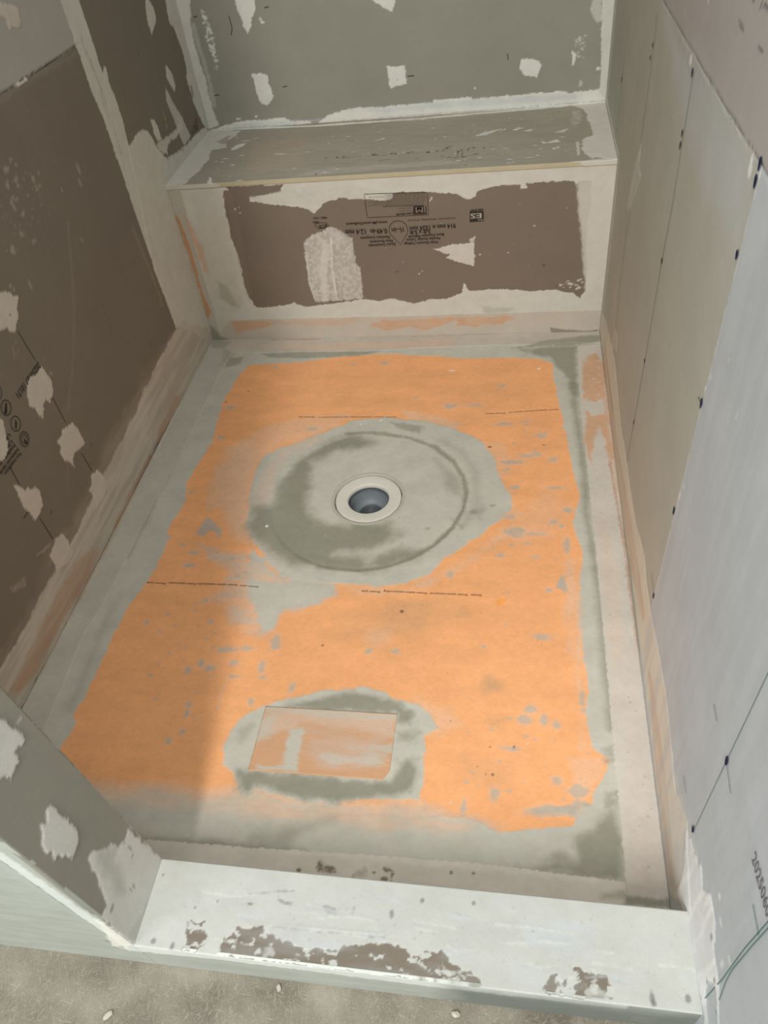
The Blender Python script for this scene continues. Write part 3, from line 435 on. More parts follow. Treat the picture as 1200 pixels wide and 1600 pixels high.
 ('L',[(580.7,122.1),(600.7,118.9)],'ink',{'s':2,'n':1.5,'ns':8,'a':0.7,'w':2.2}),
 ('L',[(582.2,86),(616.7,89.5)],'ink',{'s':2,'n':1.5,'ns':8,'a':0.7,'w':2.2}),
 ('L',[(676.1,120.4),(691.6,122.4)],'ink',{'s':2,'n':1.5,'ns':8,'a':0.7,'w':2.2}),
 ('L',[(683.4,83.4),(707,88.6)],'ink',{'s':2,'n':1.5,'ns':8,'a':0.7,'w':2.2}),
 ('L',[(751.4,90.3),(781.3,76.8),(800.4,69.4),(810.3,72.2),(856.3,95.6)],'ink',{'s':2,'n':1.5,'ns':8,'a':0.7,'w':2.2}),
 ('L',[(795.6,119),(798.1,78.5)],'ink',{'s':2,'n':1.5,'ns':8,'a':0.7,'w':2.2}),
 ('L',[(807.7,117),(810.1,76.6)],'ink',{'s':2,'n':1.5,'ns':8,'a':0.7,'w':2.2}),
 ('L',[(821.5,114.7),(825.5,136.7),(839.1,139)],'ink',{'s':2,'n':1.5,'ns':8,'a':0.7,'w':2.2}),
 ('L',[(755.6,125.5),(762.3,151.9),(776.4,149.5)],'ink',{'s':2,'n':1.5,'ns':8,'a':0.7,'w':2.2}),
 ('K',[(1067.9,371.7,4,2),(485.4,247.2,4,2),(823.3,18.7,2,4),(424.7,18.2,3,5)],'ink',{'s':2,'a':0.7})],
'back': [
 ('P',[(-6,1012.5),(-6.7,928.8),(-3.8,839.8),(0.5,494.9),(35.6,507.6),(33.4,544.8),(29.2,581.3),(30.5,642.7),(25.4,693.9),(24.4,730.3),(26.2,762.5),(29,790.8),(35.5,805.9),(40.9,836.2),(47.4,924.2),(46.6,1007.7)],'mudb',{'s':3,'n':4,'ns':12,'part':'joint_tape','h':1}),
 ('L',[(33.7,774.6),(36.4,718),(40.3,642),(38.4,562.7)],'mudb',{'s':8,'n':6,'ns':14,'a':0.4,'w':14}),
 ('P',[(-8.9,491.7),(31,498.6),(57.7,504.4),(90.9,511.5),(128.9,514.6),(200.5,513.6),(247.5,514.2),(264,505.8),(278.9,499.4),(304,503.2),(327.5,499.9),(332.2,492.2),(350.1,491.1),(359.6,499.6),(391.6,512),(428.8,522.2),(462.9,527),(496.1,526.6),(559.8,524.1),(569.6,525.2),(636.8,525.9),(705.2,526.5),(707.5,533.3),(750.7,532.1),(819.7,534.3),(821.4,527.3),(862.1,527.9),(935.4,529.7),(1007.9,529.8),(1052.8,530.1),(1084.9,531.2),(1097.7,525.3),(1178.7,529.6),(1203.2,529.6),(1207.2,489.2)],'mudl',{'s':3,'n':3,'ns':14,'part':'joint_tape','h':1}),
 ('L',[(1,496.7),(155,494.4),(358.4,492.4),(556.6,494),(861.7,495.1),(1199.2,498.2)],'dark',{'s':3,'n':1,'ns':30,'a':0.35,'w':2}),
 ('P',[(74.6,505.1),(360.2,503.2),(359,496),(113.7,495.2)],'smearblue',{'s':8,'n':4,'ns':20,'a':0.5}),
 ('P',[(462.2,521.7),(825.1,527),(1115.7,522.4),(1116.8,507.2),(558.3,510)],'smearblue',{'s':10,'n':5,'ns':20,'a':0.45}),
 ('P',[(1161.4,828.4),(1167.6,744.4),(1169.9,702.1),(1176.3,613.5),(1179.4,560.7),(1181.1,522.8),(1206.9,492.6),(1204.4,622.3),(1203.7,741.5),(1206.1,824.5)],'mudb',{'s':2,'n':2,'ns':14,'part':'joint_tape','h':1}),
 ('P',[(1141.3,746.6),(1140.4,717.7),(1153.3,702),(1159,694.1),(1171.7,700.5),(1165,773)],'mudb',{'s':5,'n':6,'ns':10,'a':0.7}),
 ('P',[(166.5,855.9),(171.7,825.5),(173.2,794.9),(179.8,775.8),(179.6,760.1),(188.9,743.5),(202,758.3),(210.9,779.5),(227,799.8),(228.3,820.9),(231.6,850.5)],'mudl',{'s':2,'n':3,'ns':9,'part':'compound_patch','h':1.4}),
 ('P',[(175.3,639.2),(199.4,640.8),(221.8,635.8),(222.4,611.8),(226.4,594.2),(227.4,571.3),(204.5,549.7),(184.6,560),(180,583.4)],'mudl',{'s':2,'n':3,'ns':9,'part':'compound_patch','h':1.4}),
 ('P',[(547.6,817),(553.7,794.4),(586.9,773.9),(608.8,761.6),(615.7,777.5),(622.4,810.8)],'mudl',{'s':2,'n':2,'ns':9,'part':'compound_patch','h':1.4}),
 ('P',[(580.8,631.6),(608.2,626.3),(630.7,629.6),(632.6,608.1),(632.1,581.3),(607.3,577.9),(584.1,572.8),(579.7,603.5)],'mudl',{'s':2,'n':2.5,'ns':9,'part':'compound_patch','h':1.4}),
 ('P',[(960.9,620),(978.5,620.3),(1010.3,613.1),(1016,599.9),(1009.5,585.9),(1004.7,569.9),(992.1,575.7),(970.6,578.9),(956,597.8)],'mudl',{'s':2,'n':2.5,'ns':9,'part':'compound_patch','h':1.4}),
 ('P',[(1097.9,630.3),(1110.5,621.5),(1105.2,598.2),(1100.7,587.3)],'mudl',{'s':2,'n':2,'ns':8,'part':'compound_patch','h':1.2}),
 ('K',[(238,766.5,6,3),(234.2,774.6,3,5),(1170.5,582.3,6,4),(829.4,555.6,3,3),(161.9,523.5,4,4),(103.4,520,8,3),(590.2,596,1.5,1.5),(199.7,590.8,2.5,2)],'mudl',{'s':2,'n':2,'ns':5,'a':0.9,'an':1}),
 ('K',[(607,594.8,1.5,1.5)],'dark',{'s':1,'a':0.9}),
 ('R',[(66.1,818.9),(82.5,809.8),(82.9,722.6),(79.4,659.7),(67.6,660.5),(63.8,724.1)],'mudl',{'a':0.9,'an':1,'n':70,'r':(1.2, 4),'sd':51}),
 ('R',[(1102.7,660.8),(1131.1,666.3),(1130.1,612.2),(1109.4,613.8)],'mudb',{'a':0.7,'an':1,'n':30,'r':(1, 3),'sd':52}),
 ('R',[(1122.1,556.6),(1130.9,556),(1129.2,531.4),(1122.1,531.9)],'mudb',{'a':0.6,'an':1,'n':10,'r':(1, 3),'sd':53}),
 ('X',[(251.5,800.9),(264.9,802.8)],'ink',{'w':2.2,'name':'pencil_mark'}),
 ('X',[(263,598.6),(277.3,601.1)],'ink',{'w':2.2,'name':'pencil_mark'}),
 ('X',[(637.5,601),(656.2,601.4)],'ink',{'w':2.2,'name':'pencil_mark'}),
 ('X',[(921.8,637.2),(923.7,622.7)],'ink',{'w':2.2,'name':'pencil_mark'}),
 ('X',[(41.6,794.5),(51.9,796.8)],'ink',{'w':2.2,'name':'pencil_mark'}),
 ('X',[(46.2,590.8),(62.7,591.5)],'ink',{'w':2.2,'name':'pencil_mark'}),
 ('X',[(145.3,789.4),(146.6,757.9),(138.8,742.6)],'ink',{'w':2.2,'name':'pencil_mark'})],
'left': [
 ('P',[(-2000,893),(-562,888.5),(-209,884.5),(-175,884.5),(-175,2500),(-2000,2500)],'greyL',{'s':1,'n':0,'part':'wall_panel_upper'}),
 ('P',[(-175,-50),(-175,2500),(500,2500),(500,-50)],'brownL',{'s':1,'n':0,'part':'wall_panel_side'}),
 ('L',[(-1900,893),(-560.9,889.2),(-208.8,884.5)],'dark',{'s':3,'n':0.8,'ns':20,'h':-3,'a':0.75,'w':4}),
 ('P',[(-607.3,891.5),(-484.7,887.8),(-286.4,879.9),(-219,880.9),(-238.8,867.4),(-410.5,878.1),(-574,875.6)],'dustL',{'s':14,'n':8,'ns':20,'a':0.3}),
 ('P',[(-503.8,890),(-478,889.3),(-448.4,888.8),(-449.6,884.6),(-475,883.9),(-497.3,885.9)],'mud',{'s':1.5,'n':1.5,'ns':8,'part':'compound_patch','h':1.2}),
 ('P',[(-200.4,1096.8),(-219.3,970.1),(-218.4,937.4),(-216.7,901.2),(-221.5,892.6),(-218.4,870.9),(-221.4,831.1),(-220.5,794.3),(-212.7,755.5),(-207.4,728.8),(-209.6,676.5),(-212.2,648),(-207.9,608.4),(-212,563.1),(-213.6,490.2),(-211.9,416.9),(-206.8,326.6),(-197.8,227.8),(-204.7,172.4),(6.4,22.9),(4.8,472.5),(-47.8,511.7),(-87.4,574.1),(-117.6,615.8),(-134.2,631.2),(-119.7,696.9),(-119.4,758.6),(-125,786.6),(-114,814.7),(-124.3,820.2),(-142.6,809.2),(-138.9,879.9),(-139.3,953.7),(-107.1,1084)],'mudj',{'s':2,'n':3,'ns':14,'part':'joint_tape','h':1}),
 ('L',[(-190.8,892.5),(-187.4,801.9),(-184.2,660),(-201.2,574.5)],'mudsh',{'s':3,'n':2,'ns':20,'a':0.5,'w':2}),
 ('L',[(-177.1,851.3),(-173,756.8),(-179.2,643.2)],'mudsh',{'s':3,'n':2,'ns':20,'a':0.5,'w':2}),
 ('L',[(-185.8,915.7),(-182.2,826.8)],'mudsh',{'s':3,'n':2,'ns':20,'a':0.5,'w':2}),
 ('L',[(-184.6,865.9),(-176.5,805.4),(-174.1,743.2)],'mudsh',{'s':4,'n':2,'ns':20,'a':0.5,'h':-1,'w':3}),
 ('P',[(-112.5,491),(-101.5,465.5),(-106,377.7),(-109.3,351.2),(-122.9,376.7),(-128.3,442.5)],'grey2',{'s':5,'n':4,'ns':14,'a':0.6}),
 ('P',[(-124.3,622.9),(-108.5,601.3),(-84.6,551.7),(-63.1,500.9),(-91.9,512.9),(-112.4,562.7)],'grey2',{'s':5,'n':4,'ns':14,'a':0.6}),
 ('P',[(-138.6,640.5),(-65.6,651.5),(-35.6,648.9),(-3.2,637.9),(8.7,619.5),(18.8,593.2),(39.3,565.8),(60.1,542.9),(132.4,531.6),(211.2,522.4),(299.9,518.1),(381,514.2),(417,494.5),(504,441.1),(3.9,488.8),(8.4,476.4),(64.1,-74.7),(-120.2,102.4),(-204.7,172.4),(-216.4,359.7),(-163.7,542.9)],'mudj',{'s':3,'n':4,'ns':12,'part':'joint_compound','h':1}),
 ('P',[(24.9,594.3),(107.4,581.7),(176.2,578.4),(214.6,582.6),(200.5,604.3),(229.6,586.2),(226.9,564.6),(171.4,561.1),(93.1,566.5),(76.4,548.8),(34,571.2)],'mudj',{'s':3,'n':5,'ns':9,'a':0.9}),
 ('P',[(184.4,686.4),(196.1,658.8),(219.5,618.4),(240.2,591.3),(254.1,555.4),(265.5,528.3),(201,524.3),(193.3,541.2),(185.4,582.1),(174.1,629.5),(165.6,655.1)],'mudj',{'s':4,'n':4,'ns':8,'a':0.8}),
 ('R',[(27.6,591.7),(160.4,561.5),(201.2,511.7),(64.5,536.1)],'brownL',{'a':0.8,'an':1,'n':26,'r':(1.5, 4),'sd':61}),
 ('P',[(275.6,539.1),(355.6,557.3),(339.6,526.4),(280.8,524.7)],'dark',{'s':4,'n':6,'ns':8,'a':0.6,'mt':0.5,'ms':(6, 6)}),
 ('P',[(225.6,730.1),(236.7,719.3),(256,693.2),(253.1,666.3),(239,657.3),(220.7,679.1),(210.5,702.8)],'mudj',{'s':2,'n':2,'ns':9,'part':'compound_patch','h':1.3}),
 ('P',[(219.4,893.9),(232.4,877.2),(251.6,856),(247.8,830.7),(214.2,816.3),(191.9,808.4),(185.9,833.1),(194.1,857)],'mudj',{'s':2,'n':2.5,'ns':9,'part':'compound_patch','h':1.3}),
 ('P',[(33.4,650.9),(57.3,644.6),(64.2,619.7),(62.8,590.7),(36,595.2),(29.4,620.3)],'mudj',{'s':2,'n':2,'ns':9,'part':'compound_patch','h':1.3}),
 ('L',[(123.9,639),(125.5,623.8),(120,600.8)],'yellow',{'s':2,'n':1,'ns':8,'a':0.8,'w':2}),
 ('P',[(336.6,1022.9),(342.6,854.6),(332.5,826.8),(329.1,800.3),(351.5,789),(357.4,759.4),(370.4,724),(368.1,683.5),(357.9,666.2),(347.1,667.6),(348.2,629.9),(351.9,594.1),(368.1,556.9),(386.2,519.9),(417,494.5),(549.4,449.3),(693.1,604.5),(454,892.3),(445.2,1007.9)],'mudj',{'s':2.5,'n':4,'ns':10,'part':'joint_tape','h':1}),
 ('P',[(358.3,640.7),(373.9,631),(369.5,606.2),(343.7,605.4)],'brownL',{'s':4,'n':3,'ns':8,'a':0.6}),
 ('P',[(-785.5,459.7),(-788.2,438),(-784.5,419.4),(-790,426.5)],'mudsm',{'s':4,'n':4,'ns':7,'a':0.6}),
 ('P',[(-1080.3,186.5),(-1032.5,167.1),(-1060.4,170),(-1083.1,183.7)],'mudsm',{'s':4,'n':4,'ns':7,'a':0.7}),
 ('P',[(-1185,201.8),(-1147.1,185.2),(-1136.2,182),(-1149.5,168.2),(-1183.3,189.8)],'mudsm',{'s':4,'n':4,'ns':8,'a':0.6,'mt':0.4,'ms':(14, 4)}),
 ('K',[(-724.5,666.3,7,8),(-779.7,619.8,6,3),(-773.7,609.7,3,4),(-665.3,727.8,4,10),(-644.5,730.1,5,3),(-648,701.2,6,4),(-679.5,677,6,4),(-650.9,648.7,7,3),(-622,759,8,5),(-624.7,747.9,5,5),(-568.4,737.5,5,7),(-639.6,784,10,6),(-654.8,760.2,7,6),(-569.3,718.7,4,4),(-485.9,681.6,4,4),(-611.1,792.2,5,3),(-407.2,665.9,4,8),(-393,688.1,5,14),(-487.3,571,3,5),(-723,591.4,3,10)],'mudsm',{'s':4,'n':3,'ns':6,'a':0.65,'an':1}),
 ('K',[(-819.4,581.3,2.2,2.2)],'dark',{'s':1.5,'a':0.9}),
 ('R',[(-643.7,803.3),(-534.1,749.3),(-554.2,666.1),(-640.7,638.3),(-767.5,674.9)],'mudsm',{'a':0.5,'an':1,'n':70,'r':(1, 3.5),'sd':62}),
 ('R',[(-561.7,888.4),(-233.3,866),(-212,563.1),(-267.2,194.8),(-762.6,198.1),(-933.7,502.5)],'mudsm',{'a':0.4,'n':140,'r':(0.6, 1.5),'sd':63}),
 ('R',[(-561.7,888.4),(-233.3,866),(-212,563.1),(-267.2,194.8),(-762.6,198.1),(-1185.7,241.1)],'dark',{'a':0.4,'n':60,'r':(0.8, 1.8),'sd':64}),
 ('R',[(-850,546.8),(-830.3,534.2),(-852.9,505.2),(-869.1,516.1)],'mudsm',{'a':0.6,'n':24,'r':(0.7, 1.8),'sd':65}),
 ('L',[(-515,620.6),(-567.9,544.3),(-636,458.9),(-719.5,382.2),(-791.1,331.9)],'dustL',{'s':12,'n':4,'ns':30,'a':0.35,'w':7}),
 ('L',[(-250.2,485.3),(-243,409.5),(-233.8,303.4),(-240.6,262.8)],'dustL',{'s':10,'n':5,'ns':20,'a':0.4,'w':12}),
 ('L',[(-802.4,340.7),(-852.3,274.8),(-906.5,211.3)],'dustL',{'s':14,'n':4,'ns':30,'a':0.2,'w':6}),
 ('L',[(-508.8,424.3),(-517.8,352.2)],'dark',{'s':6,'n':1,'ns':20,'a':0.2,'w':3}),
 ('X',[(-820.8,546.9),(-814,475.9)],'ink',{'w':1.6,'name':'pencil_line'}),
 ('X',[(-818.8,383.6),(-817.8,317.9)],'ink',{'w':1.6,'name':'pencil_line'}),
 ('X',[(-816.9,229.5),(-812.6,173.2)],'ink',{'w':1.6,'name':'pencil_line'}),
 ('X',[(-1021.9,371.1),(-1023.9,327.4)],'ink',{'w':1.6,'name':'pencil_line'}),
 ('X',[(-1024.5,232.4),(-1023.8,169.7)],'ink',{'w':1.6,'name':'pencil_line'}),
 ('X',[(-1061.9,270.8),(-1043.2,270)],'ink',{'w':1.6,'name':'pencil_line'}),
 ('K',[(-470,290.9,3,3),(-368.4,225.1,3,3),(-772,215.8,3,3),(-987.7,213.9,4,4),(-71.1,884.2,6,1.5),(-75.9,729.6,5,1.5),(76.5,792,2,4)],'dark',{'s':2,'a':0.7}),
 ('P',[(-204.7,172.4),(-308.1,179.9),(-447.8,192.7),(-595.9,181.2),(-730.5,170.7),(-843.8,152.1),(-957.7,143.7),(-1051.2,163.8),(-1189.6,126.5),(-1341.2,131.2),(-1164.2,93),(-942.9,86.3),(-673.6,122.1),(-426.7,136.7),(-178,138.7)],'dustL',{'s':30,'n':16,'ns':30,'a':0.75,'mt':0.6,'ms':(140, 14)}),
 ('P',[(-164,172.6),(-249.4,167),(-376,163.4),(-496.3,156.5),(-543.9,141),(-662.7,133.6),(-788.2,130.8),(-912.9,117.8),(-1020.5,112.9),(-1106.6,115.6),(-1207.4,107.9),(-1285.4,111.1),(-1433.4,131.3),(-1521,40.7),(-1319.8,-0.2),(-1152.8,-1.4),(-844.1,-4.2),(-544.5,11.8),(1.2,-21.3),(75.8,-20.7)],'bandL',{'s':5,'n':7,'ns':22,'part':'sealing_band','h':1,'mt':0.25,'ms':(160, 14)}),
 ('L',[(-547.1,122.8),(-533.6,7.1),(-567.4,8.9),(-727,19.6)],'mudsm',{'s':3,'n':2,'ns':20,'a':0.6,'w':2}),
 ('P',[(-274.3,3.8),(-405.9,0.4),(-503.8,0.1),(-535.7,15.7),(-473.8,32),(-349.3,36.5)],'rustL',{'s':14,'n':8,'ns':20,'a':0.8,'mt':0.4,'ms':(120, 14)}),
 ('P',[(-547.4,-13),(-679.9,-2.7),(-799.2,-10.3),(-859.9,-7.8),(-820.5,11.8),(-704.1,20.2),(-589.5,16.9)],'rustL',{'s':14,'n':8,'ns':20,'a':0.9,'mt':0.4,'ms':(120, 14)}),
 ('P',[(-943.3,47.8),(-907,14.2),(-986.1,2.9),(-1101.8,10.5),(-1242.2,11.8),(-1312.1,27.9),(-1323.4,58.1),(-1191.7,64.4),(-1060.9,70.6),(-981.5,64.5)],'rustL',{'s':14,'n':8,'ns':20,'a':0.85,'mt':0.4,'ms':(120, 14)}),
 ('P',[(-146.2,74.6),(-241.3,71.1),(-360.2,66.8),(-428.5,52),(-297,43.2)],'rustL',{'s':14,'n':8,'ns':20,'a':0.25,'mt':0.4,'ms':(120, 14)}),
 ('P',[(-1035.7,62.1),(-956.2,53.4),(-1006.5,38.4),(-1123.5,39.2)],'rustL',{'s':14,'n':8,'ns':20,'a':0.5,'mt':0.4,'ms':(120, 14)}),
 ('L',[(-536,4.6),(-639.4,5.1),(-732.6,13.8)],'mudsm',{'s':4,'n':4,'ns':12,'a':0.5,'w':3}),
 ('P',[(-605.3,148.1),(-464.9,122.8),(-562.5,71.3),(-681.8,43.8),(-761.3,74.2)],'mudj',{'s':12,'n':8,'ns':20,'a':0.35}),
 ('K',[(-1205.1,-108,6,3)],'dark',{'s':2,'a':0.6}),
 ('P',[(-462.1,1012),(-443.3,1011.1),(-403.5,999.7),(-391,990.8),(-397.9,975.3),(-412.8,962.6),(-428.4,968.4),(-447.9,969.7),(-443,985.4),(-459.6,994.2),(-476.6,997)],'mudd',{'s':1.8,'n':2.5,'ns':9,'part':'compound_patch','h':1.6}),
 ('P',[(-825.9,634.9),(-814.7,625.9),(-789,612.9),(-785.6,602.8),(-772.7,594.1),(-789,579.9),(-801.9,563.8),(-826.7,549.2),(-842.3,557.5),(-842.9,567.7),(-854.2,569.2),(-877.7,581.1)],'mudd',{'s':1.8,'n':2.5,'ns':9,'part':'compound_patch','h':1.6}),
 ('P',[(-802.6,454.3),(-801,434.2),(-797.4,412.4),(-805.8,393.9),(-816,386.5),(-828.7,389.4),(-831.6,380),(-840.2,396.4),(-850.9,394.7),(-875.5,369),(-880.8,388.2),(-880.1,407.1),(-894.1,416.3),(-885.6,436.8),(-868,455.1),(-847.4,459),(-825.8,451.6)],'mudd',{'s':1.8,'n':2.5,'ns':9,'part':'compound_patch','h':1.6}),
 ('P',[(-798.8,302.7),(-791.1,282.1),(-789.2,262.2),(-793.2,235.7),(-816.8,240.7),(-839.8,249.3),(-855.3,236.6),(-859.5,221.5),(-864.5,241.1),(-880.3,266.2),(-877.9,282.3),(-868.5,288.7),(-869.7,307.5),(-848.7,305.9),(-838.4,313.4),(-818.8,306.4)],'mudd',{'s':1.8,'n':2.5,'ns':9,'part':'compound_patch','h':1.6}),
 ('P',[(-792.3,154.9),(-785.1,134.1),(-778.7,107.5),(-787.1,98.6),(-801.9,95.7),(-824.7,92.4),(-852.1,96.2),(-853.6,114.4),(-848.2,131.9),(-852.8,146.5),(-830.9,150.1),(-821.6,167.6)],'mudd',{'s':1.8,'n':2.5,'ns':9,'part':'compound_patch','h':1.6}),
 ('P',[(-1038.9,339.8),(-1027.4,323.8),(-1017.4,305.5),(-1008.6,306),(-1006.3,296.7),(-989.8,289.9),(-986.3,272.2),(-996.8,245.7),(-1018.1,239),(-1038.4,239.2),(-1040.2,261.4),(-1047,286.4),(-1041.4,309.3)],'mudd',{'s':1.8,'n':2.5,'ns':9,'part':'compound_patch','h':1.6}),
 ('P',[(-992.7,152.2),(-988.3,129.2),(-993.4,109.8),(-989.4,92.7),(-1010.3,88.6),(-1036.8,95.8),(-1058.8,106.7),(-1058,130.8),(-1055.7,152.7),(-1033,153.6),(-1017.7,163)],'mudd',{'s':1.8,'n':2.5,'ns':9,'part':'compound_patch','h':1.6}),
 ('P',[(-988.5,466.4),(-979.6,454.9),(-975,446.6),(-983.9,432),(-992,410.2),(-1004.8,397),(-1024.2,392.9),(-1049,403.6)],'mudd',{'s':1.8,'n':2.5,'ns':9,'part':'compound_patch','h':1.6}),
 ('K',[(-819.4,581.3,2.2,2.2)],'dark',{'s':1.5,'a':0.9})],
'right': [
 ('P',[(500,895),(-386.1,906.7),(-1168.6,925.6),(-1165.7,826.2),(-1155.9,615.8),(-1146.6,407.5),(-1139.4,190.8),(-1136,-50),(500,-50)],'beige',{'s':1,'n':0,'part':'wall_panel_inner'}),
 ('P',[(500,895),(-386.1,906.7),(-882.6,915.3),(-1169.1,925.1),(-2200,948),(-2200,2500),(500,2500)],'brownR',{'s':1,'n':0,'part':'wall_panel_upper'}),
 ('L',[(420,896),(-386.1,906.7),(-881.9,915.9),(-1169.1,925.1),(-2100,946)],'dark',{'s':3,'n':0.5,'ns':20,'h':-2.5,'a':0.45,'w':3}),
 ('L',[(-1168.6,925.6),(-1165.7,826.2),(-1155.9,615.8),(-1146.6,407.5),(-1139.4,190.8),(-1129.9,135.1)],'paper',{'s':2,'n':1.2,'ns':20,'h':0.4,'a':0.7,'w':2.2}),
 ('P',[(-395.3,899.1),(-959.8,919.5),(-1148,916.4),(-1142.9,829.9),(-948.9,806.6),(-668,838.2)],'nearR',{'s':60,'n':20,'ns':60,'a':0.5}),
 ('P',[(-430.1,906.5),(-563.2,926.1),(-879.2,909.8),(-742.8,886.3)],'beigedk',{'s':20,'n':12,'ns':20,'a':0.3,'mt':0.7,'ms':(14, 90)}),
 ('L',[(242.8,854.6),(379.3,749.3),(373.1,633.6),(389.9,507.8)],'mudl',{'s':2,'n':2,'ns':12,'h':1,'part':'joint_compound','w':7}),
 ('L',[(388.3,506.6),(247,505.6),(115.1,502.5),(-3.1,501.7)],'mudl',{'s':2,'n':2,'ns':12,'h':1,'part':'joint_compound','w':9}),
 ('L',[(-18.2,504.3),(-45.8,380.5),(-43,221.2),(-23.4,14.8)],'mudt',{'s':4,'n':4,'ns':20,'h':1,'part':'joint_compound','w':10}),
 ('L',[(-99,497.5),(-95.2,402.4),(-105,289.3)],'mudt',{'s':4,'n':4,'ns':14,'a':0.6,'w':6}),
 ('P',[(-351.3,654.8),(-356.8,630.7),(-353.8,613.1),(-405.3,611.6),(-365.1,562.8),(-295.4,483.9),(-257.9,489.2),(-288.5,558.4),(-306.4,598.8)],'mudb',{'s':2,'n':2,'ns':12,'part':'compound_patch','h':1}),
 ('P',[(-302.7,200.6),(-361,213.8),(-382.9,183),(-314.2,146.9),(-271.9,147.9)],'mudt',{'s':2,'n':2,'ns':9,'part':'compound_patch','h':1}),
 ('K',[(349.3,565.4,3,6),(343.8,526.8,3,4),(88,527.4,3,5),(90.4,514.2,2,3)],'dark',{'s':2,'a':0.8}),
 ('P',[(-18.6,18.3),(-23.1,73.3),(-107.3,103.7),(-285.5,137.7),(-374.6,146),(-577.1,115.8),(-724.6,124.9),(-801.3,121.5),(-900.5,127.6),(-1021,163.5),(-1072.6,147.9),(-1142.2,149.4),(-1205.3,159.6),(-1314.8,174.2),(-1416.9,158),(-1466.1,146),(-1530.8,188),(-1625.2,137.4),(-1568.6,13.6),(-1334.8,16.1),(-922.5,26.2),(-625.7,-16.2)],'bandR',{'s':4,'n':4,'ns':20,'part':'sealing_band','h':1}),
 ('P',[(-86.3,8.1),(-244.3,71.3),(-537.6,50.8),(-838.4,92.3),(-1019.6,100.9),(-1118.6,110.8),(-1107.3,76.4),(-932.9,18.1),(-603.7,-13.6),(-256.1,-24)],'orangeband',{'s':14,'n':7,'ns':30,'a':0.45,'mt':0.5,'ms':(120, 14)}),
 ('L',[(-123.8,73.6),(-478.1,81.9),(-817.2,108.9),(-1099.8,142.9),(-1272.5,140.9),(-1425,133.1)],'paper',{'s':4,'n':3,'ns':40,'a':0.5,'h':0.5,'w':4}),
 ('P',[(-1197.1,64.1),(-1241.5,92.2),(-1407.4,97.5),(-1576.7,64.8),(-1549.6,11.2),(-1371.1,24)],'orangeband',{'s':12,'n':5,'ns':40,'a':0.4,'mt':0.5,'ms':(120, 14)}),
 ('L',[(-125.4,54.3),(-220.3,55.1),(-439.6,52.2)],'grey2',{'s':7,'n':5,'ns':18,'a':0.45,'w':9}),
 ('P',[(-1441,155.5),(-1466.7,168.1),(-1517.9,188.8),(-1562.8,213.9),(-1587.9,215.3),(-1561.5,167),(-1513.1,156.4)],'bandR',{'s':4,'n':7,'ns':9,'a':0.6,'mt':0.5,'ms':(20, 4)}),
 ('P',[(-1583,70.6),(-1577.6,117.9),(-1540.6,179.7),(-1555.8,196.2),(-1575.3,203.3),(-1597.7,215.9),(-1598.4,232.8),(-1627.4,216.5),(-1645.6,257.7),(-1661,252.2),(-1673.2,253),(-1686.8,245.1),(-1700,226.2),(-1720.2,227.2),(-1737.4,223.2),(-1750.7,208.2),(-1799.5,176.5),(-1785.7,89.3),(-1744.1,129),(-1611.7,89.1)],'mudr',{'s':3,'n':5,'ns':12,'part':'joint_compound','h':1.2}),
 ('P',[(-1722.1,156.1),(-1718.6,179.1),(-1724.1,193.9),(-1730.5,207.3),(-1742.8,204.1),(-1760.2,196.3),(-1786.9,173.2),(-1779.6,130.6),(-1743.5,145.8)],'nearR',{'s':2,'n':3,'ns':8,'a':0.95,'h':-1}),
 ('K',[(-1684.7,227.9,3,7),(-1726.2,211,3,6),(-1752.9,191.6,3,3),(-1717.6,172,3,4)],'dark',{'s':2,'a':0.6}),
 ('K',[(-1659.3,290.9,4,5),(-1683.8,276.9,6,5),(-1725.4,288.6,6,5),(-1719,253.4,4,10)],'mudr',{'s':3,'n':3,'ns':5,'a':0.8,'an':1}),
 ('X',[(-345.8,878.8),(-366.2,838.1),(-349.2,656.5)],'inkl',{'w':1.6,'name':'pencil_line'}),
 ('X',[(-312.2,505.7),(-305,390.5),(-310.7,209.2)],'inkl',{'w':1.6,'name':'pencil_line'}),
 ('X',[(-759.5,897.5),(-762,697.9),(-750,606.6),(-740.4,398.3),(-721.3,127.5)],'inkl',{'w':1.6,'name':'pencil_line'}),
 ('X',[(52.3,792.1),(72.8,683.5),(74.6,532)],'inkl',{'w':1.6,'name':'pencil_line'}),
 ('X',[(-1563,613.6),(-1559.1,423.4),(-1555.3,220.3)],'chalk',{'w':1.2,'name':'chalk_line'}),
 ('X',[(-1735.2,455.8),(-1732.4,359.2),(-1733.6,247.7),(-1730.7,148.7)],'chalk',{'w':1.5,'name':'chalk_line'}),
 ('X',[(-1739.6,451.9),(-1737.5,382.6),(-1736.3,295.2),(-1739.5,259.7),(-1747.7,217.9)],'chalk',{'w':1.5,'name':'chalk_line'}),
 ('X',[(-1708.3,416.5),(-1723.9,416),(-1736.3,415.4)],'chalk',{'w':2,'name':'chalk_line'}),
 ('X',[(-1483.7,416.7),(-1504.9,413.5)],'inkl',{'w':1.5,'name':'pencil_mark'}),
 ('X',[(-1474.4,210.1),(-1499.8,209.2)],'inkl',{'w':1.5,'name':'pencil_mark'}),
 ('X',[(-1097,202),(-1134.3,195)],'inkl',{'w':1.5,'name':'pencil_mark'}),
 ('X',[(-1135.3,610.8),(-1151.8,614.9)],'inkl',{'w':1.5,'name':'pencil_mark'}),
 ('X',[(-1561.8,421.1),(-1593.3,413.6)],'inkl',{'w':1.5,'name':'pencil_mark'}),
 ('E',[(-751.3,894.4,4.2,6.6)],'inkblue',{'name':'ink_dot'}),
 ('E',[(-748.4,811.3,4.2,5.5)],'inkblue',{'name':'ink_dot'}),
